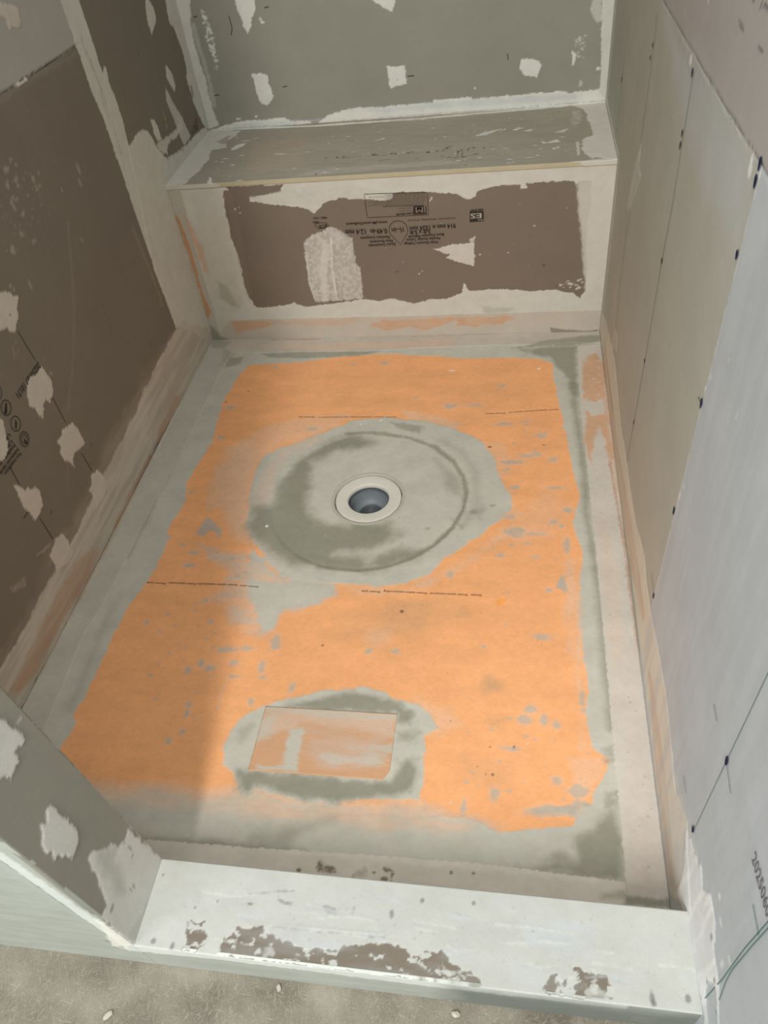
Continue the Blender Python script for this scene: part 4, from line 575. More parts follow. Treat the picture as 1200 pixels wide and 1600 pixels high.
 ('E',[(-748.7,793.9,4.2,6.1)],'inkblue',{'name':'ink_dot'}),
 ('E',[(-348,828.4,4.2,5)],'inkblue',{'name':'ink_dot'}),
 ('E',[(-336.3,804.2,4.2,5)],'inkblue',{'name':'ink_dot'}),
 ('E',[(79.4,648.6,4.2,7.7)],'inkblue',{'name':'ink_dot'}),
 ('E',[(-750,606.6,4.2,5.5)],'inkblue',{'name':'ink_dot'}),
 ('E',[(-739.4,399.1,4.2,5)],'inkblue',{'name':'ink_dot'}),
 ('E',[(-729.1,242.8,3.2,6)],'inkblue',{'name':'ink_dot'}),
 ('E',[(-1159.9,824.8,4.2,6.1)],'inkblue',{'name':'ink_dot'}),
 ('E',[(-1155.9,615.8,4.2,8.2)],'inkblue',{'name':'ink_dot'}),
 ('E',[(-1144.1,403.6,4.2,8.2)],'inkblue',{'name':'ink_dot'}),
 ('E',[(-1139.4,190.8,4.2,6.8)],'inkblue',{'name':'ink_dot'}),
 ('E',[(-1559.6,422.9,4.2,8.2)],'inkblue',{'name':'ink_dot'}),
 ('E',[(-1552.7,217.9,4.2,6.8)],'inkblue',{'name':'ink_dot'}),
 ('E',[(-1165.5,925.7,4.2,7.7)],'inkblue',{'name':'ink_dot'}),
 ('E',[(-1164.2,907.7,4.2,7.7)],'inkblue',{'name':'ink_dot'}),
 ('K',[(-719,901.3,10,7),(-1131.2,911.2,6,12),(-1165.1,917.9,8,5),(-1160.2,469.7,4,5),(-1152.6,443,3,8),(-1154.9,638.7,3,5),(-1168.2,665.1,4,3),(-1217.5,724.2,2,3),(-1292.7,702.1,2,8),(-651.2,803.1,2,2),(-88.7,518.8,2,4)],'white',{'s':2,'n':2,'ns':5,'a':0.9,'an':1}),
 ('P',[(-957,1005.7),(-977.9,1006.7),(-995.7,1003.4),(-985.6,999.8),(-965.6,1001.4)],'printgrey',{'s':4,'n':0.6,'f':0.2,'ns':9,'a':0.8}),
 ('P',[(-1057.5,1007.5),(-1070.8,1006.8),(-1088.4,1007.2),(-1083.4,1003.6),(-1069.6,1002.4)],'printgrey',{'s':4,'n':0.6,'f':0.2,'ns':9,'a':0.85}),
 ('P',[(-1048.9,1036.9),(-1054,1043),(-1097.3,1051.9),(-1113,1037.9)],'printgrey',{'s':2,'n':0.3,'f':0.1,'ns':9,'a':0.8}),
 ('P',[(-1058.7,1044),(-1076.3,1048.7),(-1080.2,1045.2),(-1064.1,1041.8)],'brownR',{'s':2,'n':0.5,'ns':9,'a':1}),
 ('L',[(-1040.1,1033.9),(-1043.3,1041.9)],'printgrey',{'s':2,'n':0.3,'f':0.1,'ns':9,'a':0.8,'w':4}),
 ('L',[(-1009.3,1033.2),(-999.2,1036.3)],'printgrey',{'s':2,'n':0.3,'f':0.1,'ns':9,'a':0.8,'w':4}),
 ('P',[(-1051.6,978.4),(-1068.5,975.2),(-1097.9,974.6),(-1122,966.8),(-1096,967.9),(-1068.9,969.1)],'dustR',{'s':8,'n':6,'ns':14,'a':0.5}),
 ('K',[(-775,986.7,3,4),(-615.7,940,2,2)],'white',{'s':2,'a':0.9}),
 ('R',[(368.3,694.4),(-280.8,874.9),(-1148,916.4),(-1144.9,638.6),(-1019.6,100.9),(-86.7,188.7)],'white',{'a':0.4,'n':60,'r':(0.6, 1.5),'sd':71}),
 ('P',[(-1165,900),(-2000,940),(-2000,0),(-1140,0)],'nearR2',{'s':30,'a':0.35,'mt':1,'ms':(16, 160)}),
 ('P',[(300,900),(-2000,945),(-2000,1500),(300,1500)],'dustR',{'s':30,'a':0.25,'mt':1,'ms':(200, 30)})],
'ctop': [
 ('P',[(568.5,-1716.7),(571.9,-1722),(579.2,-1714.8),(583.2,-1702),(604.5,-1704),(606,-1698.9),(620,-1698.4),(631.7,-1707.9),(658,-1713.3),(682.9,-1718.8),(707.2,-1717.9),(733.8,-1716),(741.8,-1710.4),(768.1,-1706.9),(791.4,-1702.2),(826.9,-1704.1),(830.9,-1716.9),(840.9,-1712.8),(853.2,-1705.3),(864.5,-1705.7),(875.5,-1703),(884.8,-1713.6),(902.4,-1723.1),(912.6,-1724.3),(923.8,-1732),(927.6,-1742.6),(915.2,-1742.4),(884.4,-1743.5),(833.5,-1740.8),(726.7,-1740.7),(651.6,-1740.8),(575.7,-1741.7),(561.7,-1741.5),(567.3,-1729)],'brownC',{'s':2,'n':4,'ns':10,'part':'board_face','h':-0.8}),
 ('P',[(508.9,-1703.6),(515.6,-1700.4),(524.7,-1704.5),(532.8,-1699.5),(539.8,-1713),(544.9,-1723.2),(540,-1731.8),(534.9,-1739.5),(512.7,-1741),(516.3,-1731.7),(515.7,-1721.2)],'brownC',{'s':2,'n':4.5,'ns':7,'part':'board_face','h':-0.8}),
 ('P',[(1014.3,-1718.8),(1024.2,-1713.3),(1030.5,-1720.7),(1044.3,-1717.8),(1046.4,-1705.8),(1060.9,-1708),(1074.6,-1708.8),(1086.7,-1708.2),(1088.3,-1718.2),(1093.4,-1724.9),(1091,-1735.8),(1056.9,-1739.4),(1005.8,-1738.5),(1007.6,-1730.4)],'brownC',{'s':2,'n':4.5,'ns':8,'part':'board_face','h':-0.8}),
 ('P',[(874.2,-1720),(883.1,-1725.1),(904.2,-1724.4),(898.5,-1728.7),(886.1,-1732.3),(877.2,-1725.7)],'curbw',{'s':3,'n':3,'ns':8,'a':0.7,'mt':0.3,'ms':(8, 8)}),
 ('P',[(544.4,-1724.8),(551.7,-1717.6),(560.9,-1723.2),(568.9,-1734.4),(562.2,-1743),(549.7,-1742),(537.9,-1740)],'curbw',{'s':3,'n':4,'ns':8,'a':0.9}),
 ('P',[(1060.8,-1726.2),(1072.1,-1723.6),(1083.7,-1728.1),(1087.1,-1734.8),(1063.3,-1738.8),(1057.3,-1732.3)],'curbw',{'s':4,'n':4,'ns':7,'a':0.7,'mt':0.3,'ms':(8, 8)}),
 ('P',[(631.1,-1724.1),(645.9,-1721),(642.3,-1732.4),(632.1,-1735.8)],'curbw',{'s':4,'n':4,'ns':7,'a':0.7}),
 ('P',[(502.4,-1704.2),(538.8,-1697.2),(547.2,-1724.5),(533.8,-1742),(511,-1744.3)],'curbw',{'s':3,'n':2,'ns':8,'mt':1,'ms':(8, 7),'th':0.12}),
 ('P',[(555,-1703.2),(628.8,-1695.9),(741.8,-1710.4),(837.9,-1700.6),(933.9,-1734.6),(926,-1744.9),(566.7,-1742.6)],'curbw',{'s':3,'n':2,'ns':8,'mt':1,'ms':(13, 9),'th':0.25}),
 ('P',[(557.4,-1711.2),(585.7,-1704.3),(599.5,-1727.3),(566.7,-1742.6)],'curbw',{'s':3,'n':2,'ns':8,'mt':1,'ms':(10, 9),'th':0.15}),
 ('P',[(665.1,-1712.6),(706.9,-1716.3),(709.4,-1729.4),(678.1,-1730.3)],'curbw',{'s':3,'n':2,'ns':8,'mt':1,'ms':(8, 7),'th':0.15}),
 ('P',[(829.7,-1705.4),(846.8,-1702.1),(908.3,-1722.5),(875.5,-1737.1),(831.2,-1719.1)],'curbw',{'s':3,'n':2,'ns':8,'mt':1,'ms':(9, 9),'th':0.15}),
 ('P',[(1003.8,-1708.8),(1097.8,-1699),(1094.9,-1735.3),(1003.4,-1741.7)],'curbw',{'s':3,'n':2,'ns':8,'mt':1,'ms':(9, 8),'th':0.15}),
 ('P',[(983.1,-1664.6),(1034.4,-1651.5),(1072.1,-1655.7),(1075.3,-1671),(1024.8,-1691.5),(983.1,-1684.3)],'smearblue',{'s':16,'n':10,'ns':20,'a':0.5,'mt':0.5,'ms':(40, 8)}),
 ('P',[(641.7,-1710.9),(705.4,-1708.5),(740.9,-1704.9),(724.9,-1716.1),(661.5,-1717)],'smearblue',{'s':16,'n':10,'ns':20,'a':0.4,'mt':0.5,'ms':(40, 8)}),
 ('P',[(1033.3,-1683),(1074.5,-1684.9),(1065.9,-1691.1),(1037.2,-1690.3)],'smearblue',{'s':16,'n':10,'ns':20,'a':0.5,'mt':0.5,'ms':(40, 8)}),
 ('P',[(966.6,-1712.7),(1007.8,-1715.8),(999.4,-1734.9),(958.5,-1728.3)],'smearblue',{'s':16,'n':10,'ns':20,'a':0.3,'mt':0.5,'ms':(40, 8)}),
 ('P',[(1097.2,-1706.4),(1129,-1706.7),(1118.6,-1732.8),(1095.5,-1728.2)],'smearblue',{'s':16,'n':10,'ns':20,'a':0.3,'mt':0.5,'ms':(40, 8)}),
 ('L',[(696.8,-1664),(715.9,-1666.4),(743.2,-1663.7),(747.2,-1659.9)],'smeardk',{'s':3,'n':1.5,'ns':10,'a':0.45,'w':1.5}),
 ('L',[(634.7,-1661.4),(645.4,-1666.4),(656.2,-1663.7)],'smeardk',{'s':3,'n':1.5,'ns':10,'a':0.45,'w':1.5}),
 ('L',[(581.2,-1659.6),(655.6,-1648.1)],'smeardk',{'s':3,'n':1.5,'ns':10,'a':0.45,'w':1.5}),
 ('L',[(600.8,-1697),(675.6,-1696.9),(793.2,-1695.6)],'smeardk',{'s':3,'n':1.5,'ns':10,'a':0.45,'w':1.5}),
 ('P',[(701.5,-1664.4),(725,-1665.5),(721.6,-1672.5),(709.2,-1670.4)],'smeardk',{'s':5,'n':4,'ns':8,'a':0.35}),
 ('P',[(633.6,-1660.7),(649.3,-1662.6),(657.8,-1666.9),(644.9,-1668.2)],'smeardk',{'s':4,'n':3,'ns':8,'a':0.45}),
 ('K',[(1141.3,-1730.4,3,8),(1143.1,-1735,3,4),(1185,-1725.6,4,5),(800.1,-1664.8,3,6),(468.7,-1732.5,4,4),(497.7,-1736.1,3,5),(595,-1671.3,4,2),(912.8,-1639.7,3,3),(841.2,-1643.2,3,3),(515.3,-1684.2,2,2),(452.1,-1644.9,2,2),(545.9,-1672.6,2,2)],'smeardk',{'s':2,'n':1.5,'ns':5,'a':0.75}),
 ('R',[(454.9,-1638.2),(1185.3,-1636.6),(1188.9,-1725.2),(516.4,-1702.8)],'smeardk',{'a':0.4,'n':60,'r':(0.7, 1.6),'sd':85}),
 ('P',[(448.3,-1742.7),(445.1,-1625.1),(1203,-1626.9),(1204.9,-1744.1)],'smearblue',{'s':6,'a':0.12,'mt':1,'ms':(60, 14)}),
 ('L',[(605.4,-1696.5),(702.6,-1694.2),(810.5,-1691.5)],'mudw',{'s':4,'n':2,'ns':20,'a':0.5,'h':0.8,'w':2}),
 ('L',[(880.9,-1698.4),(897.2,-1700.7),(913.1,-1698.6)],'mudw',{'s':4,'n':2,'ns':15,'a':0.5,'h':0.5,'w':3.393}),
 ('L',[(569.5,-1659.7),(580.5,-1658.6),(592,-1659.8)],'smearblue',{'s':4,'n':2,'ns':15,'a':0.5,'h':-0.5,'w':2.514}),
 ('L',[(945.5,-1663.5),(971.6,-1662.9),(997.5,-1664.3)],'mudw',{'s':4,'n':2,'ns':15,'a':0.5,'h':0.5,'w':2.718}),
 ('L',[(673.3,-1676.7),(690.4,-1675.5),(709,-1682.9)],'mudw',{'s':4,'n':2,'ns':15,'a':0.5,'h':-0.5,'w':1.914}),
 ('L',[(877.2,-1704),(893.6,-1702.9),(909.8,-1700.1)],'smearblue',{'s':4,'n':2,'ns':15,'a':0.5,'h':0.5,'w':3.473}),
 ('L',[(1155.3,-1692.4),(1184.6,-1691.8),(1212.8,-1696)],'mudw',{'s':4,'n':2,'ns':15,'a':0.5,'h':-0.5,'w':1.784}),
 ('L',[(948.9,-1685.8),(966.6,-1684.8),(984.3,-1681.8)],'mudw',{'s':4,'n':2,'ns':15,'a':0.5,'h':0.5,'w':2.538}),
 ('L',[(678.5,-1666.3),(700.9,-1667.2),(723.5,-1670.3)],'smearblue',{'s':4,'n':2,'ns':15,'a':0.5,'h':-0.5,'w':2.167}),
 ('L',[(687.6,-1679.9),(702.7,-1680.2),(716.7,-1675.4)],'mudw',{'s':4,'n':2,'ns':15,'a':0.5,'h':0.5,'w':1.774}),
 ('L',[(832.4,-1671.1),(860.4,-1673.4),(888,-1675.1)],'mudw',{'s':4,'n':2,'ns':15,'a':0.5,'h':-0.5,'w':2.978}),
 ('L',[(758.8,-1696.6),(776.3,-1692.4),(795.3,-1699.2)],'smearblue',{'s':4,'n':2,'ns':15,'a':0.5,'h':0.5,'w':2.49}),
 ('L',[(521.4,-1663),(560.6,-1665.4),(597.2,-1660.3)],'mudw',{'s':4,'n':2,'ns':15,'a':0.5,'h':-0.5,'w':2.901}),
 ('L',[(995.5,-1678.8),(1019,-1678),(1042.2,-1678.1)],'mudw',{'s':4,'n':2,'ns':15,'a':0.5,'h':0.5,'w':1.8}),
 ('L',[(580.4,-1689),(595.5,-1689.5),(610.5,-1690.2)],'smearblue',{'s':4,'n':2,'ns':15,'a':0.5,'h':-0.5,'w':2.682}),
 ('L',[(984.5,-1662),(1016.6,-1663.6),(1048.4,-1665.2)],'mudw',{'s':4,'n':2,'ns':15,'a':0.5,'h':0.5,'w':2.56}),
 ('L',[(1071,-1698.9),(1095.1,-1699.6),(1118.8,-1701.3)],'mudw',{'s':4,'n':2,'ns':15,'a':0.5,'h':-0.5,'w':2.332}),
 ('L',[(879.4,-1657.1),(893.5,-1659.4),(907.4,-1659.7)],'smearblue',{'s':4,'n':2,'ns':15,'a':0.5,'h':0.5,'w':3.544}),
 ('L',[(1077.6,-1683.4),(1087.8,-1685.3),(1098.3,-1683.6)],'mudw',{'s':4,'n':2,'ns':15,'a':0.5,'h':-0.5,'w':3.175}),
 ('L',[(834.3,-1678.6),(849,-1679.5),(863.8,-1681.5)],'mudw',{'s':4,'n':2,'ns':15,'a':0.5,'h':0.5,'w':1.887}),
 ('L',[(780.2,-1645.1),(795.4,-1647.5),(810.6,-1649.9)],'smearblue',{'s':4,'n':2,'ns':15,'a':0.5,'h':-0.5,'w':2.558}),
 ('L',[(688.6,-1696.1),(723.7,-1694.5),(759,-1696.2)],'mudw',{'s':4,'n':2,'ns':15,'a':0.5,'h':0.5,'w':1.715}),
 ('L',[(555.7,-1722.6),(580.2,-1721.9),(605.2,-1723.8)],'mudw',{'s':4,'n':2,'ns':15,'a':0.5,'h':-0.5,'w':2.121}),
 ('L',[(974.6,-1711.6),(991.4,-1713.9),(1008.1,-1709.1)],'smearblue',{'s':4,'n':2,'ns':15,'a':0.5,'h':0.5,'w':1.916}),
 ('L',[(976.6,-1707.5),(1002.9,-1710.6),(1029.1,-1705.2)],'mudw',{'s':4,'n':2,'ns':15,'a':0.5,'h':-0.5,'w':1.879}),
 ('L',[(712.9,-1676.7),(745.9,-1674.1),(779.2,-1675.6)],'mudw',{'s':4,'n':2,'ns':15,'a':0.5,'h':0.5,'w':2.081}),
 ('L',[(1061.1,-1715.6),(1086.2,-1711.6),(1110.5,-1715.3)],'smearblue',{'s':4,'n':2,'ns':15,'a':0.5,'h':-0.5,'w':3.267})],
'cfront': [
 ('P',[(421,484.5),(428.2,403.5),(436,268.1),(444.6,123.6),(426.1,86.3),(423.9,145.3),(417.5,245.1),(411.9,368.9),(406.6,456.6),(390.3,538.7),(414.5,580.9)],'mudw',{'s':3,'n':2.5,'ns':14,'part':'joint_compound','h':1}),
 ('P',[(439.2,231.8),(443.1,207.1),(444.7,149.9),(447.8,121.9),(424.7,82.7),(418.5,92.7),(406.6,100.5),(421.4,158.6)],'paper',{'s':3,'n':4,'ns':8,'a':0.8}),
 ('L',[(407.3,434.7),(410.2,347.3),(415.6,261.8),(415.7,219)],'smeardk',{'s':3,'n':1.5,'ns':12,'a':0.6,'w':1.8}),
 ('K',[(408.1,122,5,2),(421.2,99.8,5,3)],'smeardk',{'s':2,'a':0.8}),
 ('P',[(437.8,118.1),(575.8,119.9),(727,120.6),(833.6,120.1),(917.5,117.2),(1015.4,118.9),(1110.2,117.4),(1112.7,95.4),(916.9,91.1),(831.1,90.4),(722.7,93.8),(569.4,95.9),(426.1,86.3)],'mudw',{'s':3,'n':2.5,'ns':10,'part':'joint_compound','h':0.8}),
 ('P',[(1015.7,112.6),(1063,119.7),(1128.7,93.6),(1155.1,73.1),(1133.6,54.2),(1050,79.8)],'curbw',{'s':4,'n':4,'ns':10,'a':0.5}),
 ('P',[(1120.6,61.4),(1139.4,71.6),(1156,66.5),(1152.3,35.3),(1127.7,36.3)],'mudt',{'s':2,'n':2,'ns':8,'a':0.6}),
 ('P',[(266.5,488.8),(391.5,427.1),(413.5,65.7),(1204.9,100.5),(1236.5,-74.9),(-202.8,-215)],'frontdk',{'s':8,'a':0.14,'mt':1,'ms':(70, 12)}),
 ('P',[(883.6,104.8),(1211.8,104.3),(1244.1,-69.9),(1068.5,-186.3),(876.7,-39.8)],'frontdk',{'s':70,'n':14,'ns':50,'a':0.85})],  # shade on the curb's right end, painted into the board colour
'jamb': [
 ('P',[(-1650.3,586.6),(-1647.8,575.6),(-1646.2,559.3),(-1643.6,544.8),(-1643,533.8),(-1647.1,525.6),(-1658.9,530.4),(-1665,531.8),(-1664.6,522.2),(-1667.7,517.9),(-1678.2,516.5),(-1688.2,514.2),(-1689.3,525.6),(-1693.9,532.1),(-1699.3,540.4)],'mudJ',{'s':2.5,'n':4,'ns':8,'part':'compound_patch','h':1.4}),
 ('P',[(-1677.9,431.7),(-1677.7,415.5),(-1677.5,395.3),(-1677.4,374.4),(-1678.9,355.1),(-1684.6,349.7),(-1693.1,345.3),(-1708,345.8),(-1708.6,359.3),(-1714.2,366.1),(-1712.1,376.5),(-1721.4,379.5),(-1716.6,392.2),(-1724.4,401),(-1720.3,411.1),(-1717.4,418.6),(-1707,423.7),(-1701.4,433.6),(-1697,426.7),(-1686.9,433)],'mudJ',{'s':2,'n':2.5,'ns':8,'part':'compound_patch','h':1.4}),
 ('P',[(-1630.4,241.1),(-1626.6,209.7),(-1621.6,120.8),(-1621.1,94),(-1743.7,89.4),(-1743.6,124.9),(-1738.7,230.3),(-1723.4,226.3),(-1716.3,241.1),(-1710.3,258.8),(-1697.3,300.4),(-1694.1,312.9),(-1683.8,311.1),(-1673.6,286.9),(-1660.4,272.4),(-1655.5,251.3),(-1646.6,241.9),(-1639.5,237.3)],'mudJ',{'s':4,'n':5,'ns':10,'part':'joint_compound','h':1}),
 ('P',[(-1686.8,304.3),(-1660.5,257.5),(-1696.1,180.3),(-1707.3,214)],'greyJ',{'s':20,'n':12,'ns':20,'a':0.35}),
 ('P',[(-1734.6,144.6),(-1738,113.7),(-1704.9,100.8),(-1637,111.9),(-1674.2,114.1)],'greyJ',{'s':10,'n':5,'ns':20,'a':0.25}),
 ('K',[(-1722.2,212.8,6,4),(-1687.9,181,2,5),(-1681.7,175.2,2,6),(-1646.5,221.6,2,8),(-1651.7,207.6,4,2)],'greyJ',{'s':2,'n':2,'ns':6,'a':0.7}),
 ('P',[(-1638.5,549.6),(-1628,549.4),(-1629.5,545),(-1637.9,545.9)],'mudJ',{'s':3,'n':2,'ns':6,'a':0.5}),
 ('L',[(-1621.8,699.2),(-1619,602.8),(-1620.3,448.8),(-1622,248.9),(-1622.3,120.2)],'mudl',{'s':2,'n':1.5,'ns':14,'a':0.7,'w':3})],
'jamb_O': (0.44785, 0.0, 0.0), 'jamb_V': (-0.05193, 0.0, 0.998651),
'patch': {'quad': [(496.6, -1289.2), (752.3, -1288.1), (751.7, -1416.7), (496.4, -1418.9)], 'ops': [
 ('P',[(496.6,-1289.2),(752.3,-1288.1),(752.8,-1332.4),(572.8,-1319.2),(529.9,-1348.5),(499.5,-1350.8)],'pinkgrey',{'n':12,'ns':60,'s':22,'a':0.75}),
 ('P',[(557.3,-1333.5),(583.9,-1325),(582.3,-1363.9),(584.3,-1412.1),(563,-1412.5),(553.8,-1372.4)],'ts',{'n':7,'ns':25,'s':10,'a':0.95}),
 ('P',[(507.4,-1405.8),(561.4,-1405.4),(586.6,-1411.9),(510.8,-1419)],'ts',{'n':8,'ns':20,'s':8,'a':0.8}),
 ('P',[(621.6,-1379.8),(736.1,-1358.8),(751.6,-1332.4),(753,-1382),(695.3,-1398.6),(648.3,-1396.2)],'ts',{'n':22,'ns':40,'s':14,'a':0.75}),
 ('P',[(483.3,-1312.1),(531.4,-1302),(517.7,-1349.4),(494.2,-1364.1)],'ts',{'n':14,'ns':40,'s':22,'a':0.7}),
 ('P',[(496.6,-1289.2),(752.3,-1288.1),(752.5,-1300),(631.7,-1304.4),(499.3,-1300.1)],'ts',{'n':6,'ns':40,'s':10,'a':0.6}),
 ('P',[(589,-1337.8),(732.9,-1333.8),(727.9,-1384),(626.2,-1404),(583.6,-1370.2)],'bandpink',{'n':20,'ns':50,'s':25,'a':0.35})]},
'edge_u': (158.5,1107.7)}

W, B, H, HC, YI, YO, FZ = 1.2, 0.4158, 0.4921, 0.1183, -1.6222, -1.7405, 0.0260
slab = mat_plain('stud_wall_core', (150, 146, 136), .9)

# plain names for the data's part keys, and the look of the parts that differ from their thing
RENAME = {'thinset_coat_round': 'thinset_coat', 'thinset_coat_patch': 'thinset_coat', 'sealing_band_right': 'sealing_band', 'sealing_band_front': 'sealing_band',
          'sealing_band_left': 'sealing_band', 'sealing_band_back': 'sealing_band', 'sealing_band_bench': 'sealing_band', 'sealing_band_corner': 'sealing_band',
          'wall_panel_upper': 'wall_panel', 'wall_panel_side': 'wall_panel', 'wall_panel_inner': 'wall_panel'}
PARTLABEL = {'thinset_coat_round': 'grey thinset coat ringing the drain', 'thinset_coat_patch': 'grey thinset coat around the small rectangular patch',
          'fleece_sheet': 'bare orange fleece sheet', 'sealing_band_right': 'grey seam band along the right wall', 'sealing_band_front': 'grey seam band along the curb',
          'sealing_band_left': 'grey seam band along the left wall', 'sealing_band_back': 'seam band along the bench',
          'sealing_band_corner': 'seam band in the left corner with orange showing through', 'compound_patch': 'pale dab of joint compound',
          'joint_compound': 'pale smeared joint compound', 'joint_tape': 'pale taped and skimmed joint'}
def finish(objs):
    for o in objs:
        base = o.name.split('.')[0]
        if base in PARTLABEL: o['label'] = PARTLABEL[base]
    for o in objs:
        base = o.name.split('.')[0]
        if base in RENAME: o.name = RENAME[base]
    return objs

# ================================================================== SETTING
# ---- left wall
wl = tag(empty('wall_left', (0, -.6, 0)), 'brown board left wall with pale compound dabs and taped joints', kind='structure', cat='wall')
s = Surface((0, 0, 0), (0, 1, 0), (0, 0, 1), np.r_[-1900, -1600, rng(-1440, 416, 3.5)], np.r_[rng(0, 1040, 3.5), 1400, 2400], 'brownL', seed=1)
s.run(DATA['left']); finish(s.build(wl, 'wall_panel'))
box('wall_core', (-.11, -1.9, -.02), (-.012, B + .1, 2.42), slab, wl)
# ---- back wall
wb = tag(empty('wall_back', (.6, B, 0)), 'grey board back wall above the bench, four pale screw dabs', kind='structure', cat='wall')
s = Surface((0, B, 0), (1, 0, 0), (0, 0, 1), rng(0, 1200, 3), np.r_[rng(H * 1000 - 6, 900, 3), 1300, 2400], 'board', seed=2)
s.run(DATA['back']); finish(s.build(wb, 'wall_panel'))
box('wall_core', (-.012, B + .012, -.02), (W + .012, B + .11, 2.42), slab, wb)
# ---- right wall
wr = tag(empty('wall_right', (W, -.8, 0)), 'pale beige and blue-grey board right wall with pencil lines and blue ink dots', kind='structure', cat='wall')
s = Surface((W, 0, 0), (0, -1, 0), (0, 0, 1), np.r_[rng(-416, 1900, 3.5), 2400, 3300], np.r_[rng(0, 1100, 3.5), 1500, 2400], 'nearR', seed=3)
s.run([(k, [(-q[0],) + tuple(q[1:]) for q in p], c, o) for k, p, c, o in DATA['right']]); finish(s.build(wr, 'wall_panel'))
box('wall_core', (W + .012, -3.3, -.02), (W + .11, B + .1, 2.42), slab, wr)
# ---- front stub wall beside the entrance: jamb board and front board
wf = tag(empty('wall_front', (.2, YO, 0)), 'short front wall at left with dark grey-green jamb and pale front board', kind='structure', cat='wall')
s = Surface(DATA['jamb_O'], (0, 1, 0), DATA['jamb_V'], rng(YO * 1000, YI * 1000, 2.5), np.r_[rng(HC * 1000 - 8, 720, 2.5), 1200, 2400], 'board', seed=4, thick=8)
s.run(DATA['jamb']); finish(s.build(wf, 'jamb_board'))
LE = DATA['jamb_V'][0] / DATA['jamb_V'][2]; X0 = DATA['jamb_O'][0]
def lean_prism(name, y0, y1, x0, z0, z1, mat, parent, inset=.003):
    a, b = X0 + LE * z0 - inset, X0 + LE * z1 - inset
    v = [(x0, y0, z0), (a, y0, z0), (a, y1, z0), (x0, y1, z0), (x0, y0, z1), (b, y0, z1), (b, y1, z1), (x0, y1, z1)]
    return mesh_obj(name, v, [(0, 3, 2, 1), (4, 5, 6, 7), (0, 1, 5, 4), (1, 2, 6, 5), (2, 3, 7, 6), (3, 0, 4, 7)], mat, parent)
lean_prism('wall_core', YO + .003, YI - .001, -.01, 0.0, 2.42, slab, wf)
s = Surface((0, YO, 0), (1, 0, 0), (0, 0, 1), rng(-400, X0 * 1000 + LE * 24, 3), np.r_[rng(FZ * 1000 - 4, 640, 3), 1200, 2400], 'front', seed=5, thick=4)
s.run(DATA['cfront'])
# the board's free edge follows the leaning jamb
t = (s.UU - s.u[0]) / (s.u[-1] - s.u[0]); s.UU = s.UU + t * (X0 * 1000 + LE * s.VV - s.u[-1])
finish(s.build(wf, 'front_board'))
# ---- subfloor outside
def floor_mat():
    m = bpy.data.materials.new('dusty_subfloor'); m.use_nodes = True
    nt = m.node_tree; N = nt.nodes; Lk = nt.links; b = N['Principled BSDF']; b.inputs['Roughness'].default_value = .95
    b.inputs['Specular IOR Level'].default_value = .15
    tc = N.new('ShaderNodeTexCoord')
    def strands(rot, sc, lo, hi):
        m0 = N.new('ShaderNodeMapping'); m0.inputs['Rotation'].default_value = (0, 0, rot)
        mp = N.new('ShaderNodeMapping'); mp.inputs['Scale'].default_value = (sc, sc * .09, 1)
        Lk.new(tc.outputs['Object'], m0.inputs['Vector']); Lk.new(m0.outputs[0], mp.inputs['Vector'])
        n = N.new('ShaderNodeTexNoise'); n.inputs['Scale'].default_value = 1; n.inputs['Detail'].default_value = 3; n.inputs['Distortion'].default_value = 1.0
        Lk.new(mp.outputs[0], n.inputs['Vector'])
        r = N.new('ShaderNodeMapRange'); r.inputs[1].default_value = lo; r.inputs[2].default_value = hi; Lk.new(n.outputs['Fac'], r.inputs[0]); return r.outputs[0]
    outs = [strands(a, sc, .56, .70) for a, sc in ((.5, 760), (1.7, 700), (2.6, 820), (-.3, 720), (1.1, 880))]
    acc = outs[0]
    for o in outs[1:]:
        mx = N.new('ShaderNodeMath'); mx.operation = 'MAXIMUM'; Lk.new(acc, mx.inputs[0]); Lk.new(o, mx.inputs[1]); acc = mx.outputs[0]
    n2 = N.new('ShaderNodeTexNoise'); n2.inputs['Scale'].default_value = 14; n2.inputs['Detail'].default_value = 8; Lk.new(tc.outputs['Object'], n2.inputs['Vector'])
    cr = N.new('ShaderNodeValToRGB'); e = cr.color_ramp.elements; e[0].position = .32; e[1].position = .7
    e[0].color = (*lin((112, 106, 94)), 1); e[1].color = (*lin((160, 153, 140)), 1); Lk.new(n2.outputs['Fac'], cr.inputs[0])
    mix = N.new('ShaderNodeMix'); mix.data_type = 'RGBA'
    mf = N.new('ShaderNodeMath'); mf.operation = 'MULTIPLY'; mf.inputs[1].default_value = .45; Lk.new(acc, mf.inputs[0])
    Lk.new(mf.outputs[0], mix.inputs['Factor']); Lk.new(cr.outputs[0], mix.inputs['A']); mix.inputs['B'].default_value = (*lin((196, 190, 176)), 1)
    Lk.new(mix.outputs['Result'], b.inputs['Base Color'])
    bp = N.new('ShaderNodeBump'); bp.inputs['Strength'].default_value = .5; bp.inputs['Distance'].default_value = .0015
    Lk.new(acc, bp.inputs['Height']); Lk.new(bp.outputs[0], b.inputs['Normal'])
    return m
fl = box('floor', (-1.4, -4.2, FZ - .05), (W + .05, YO + .004, FZ), floor_mat())
tag(fl, 'dusty grey fibrous subfloor outside the curb', kind='structure', cat='floor')

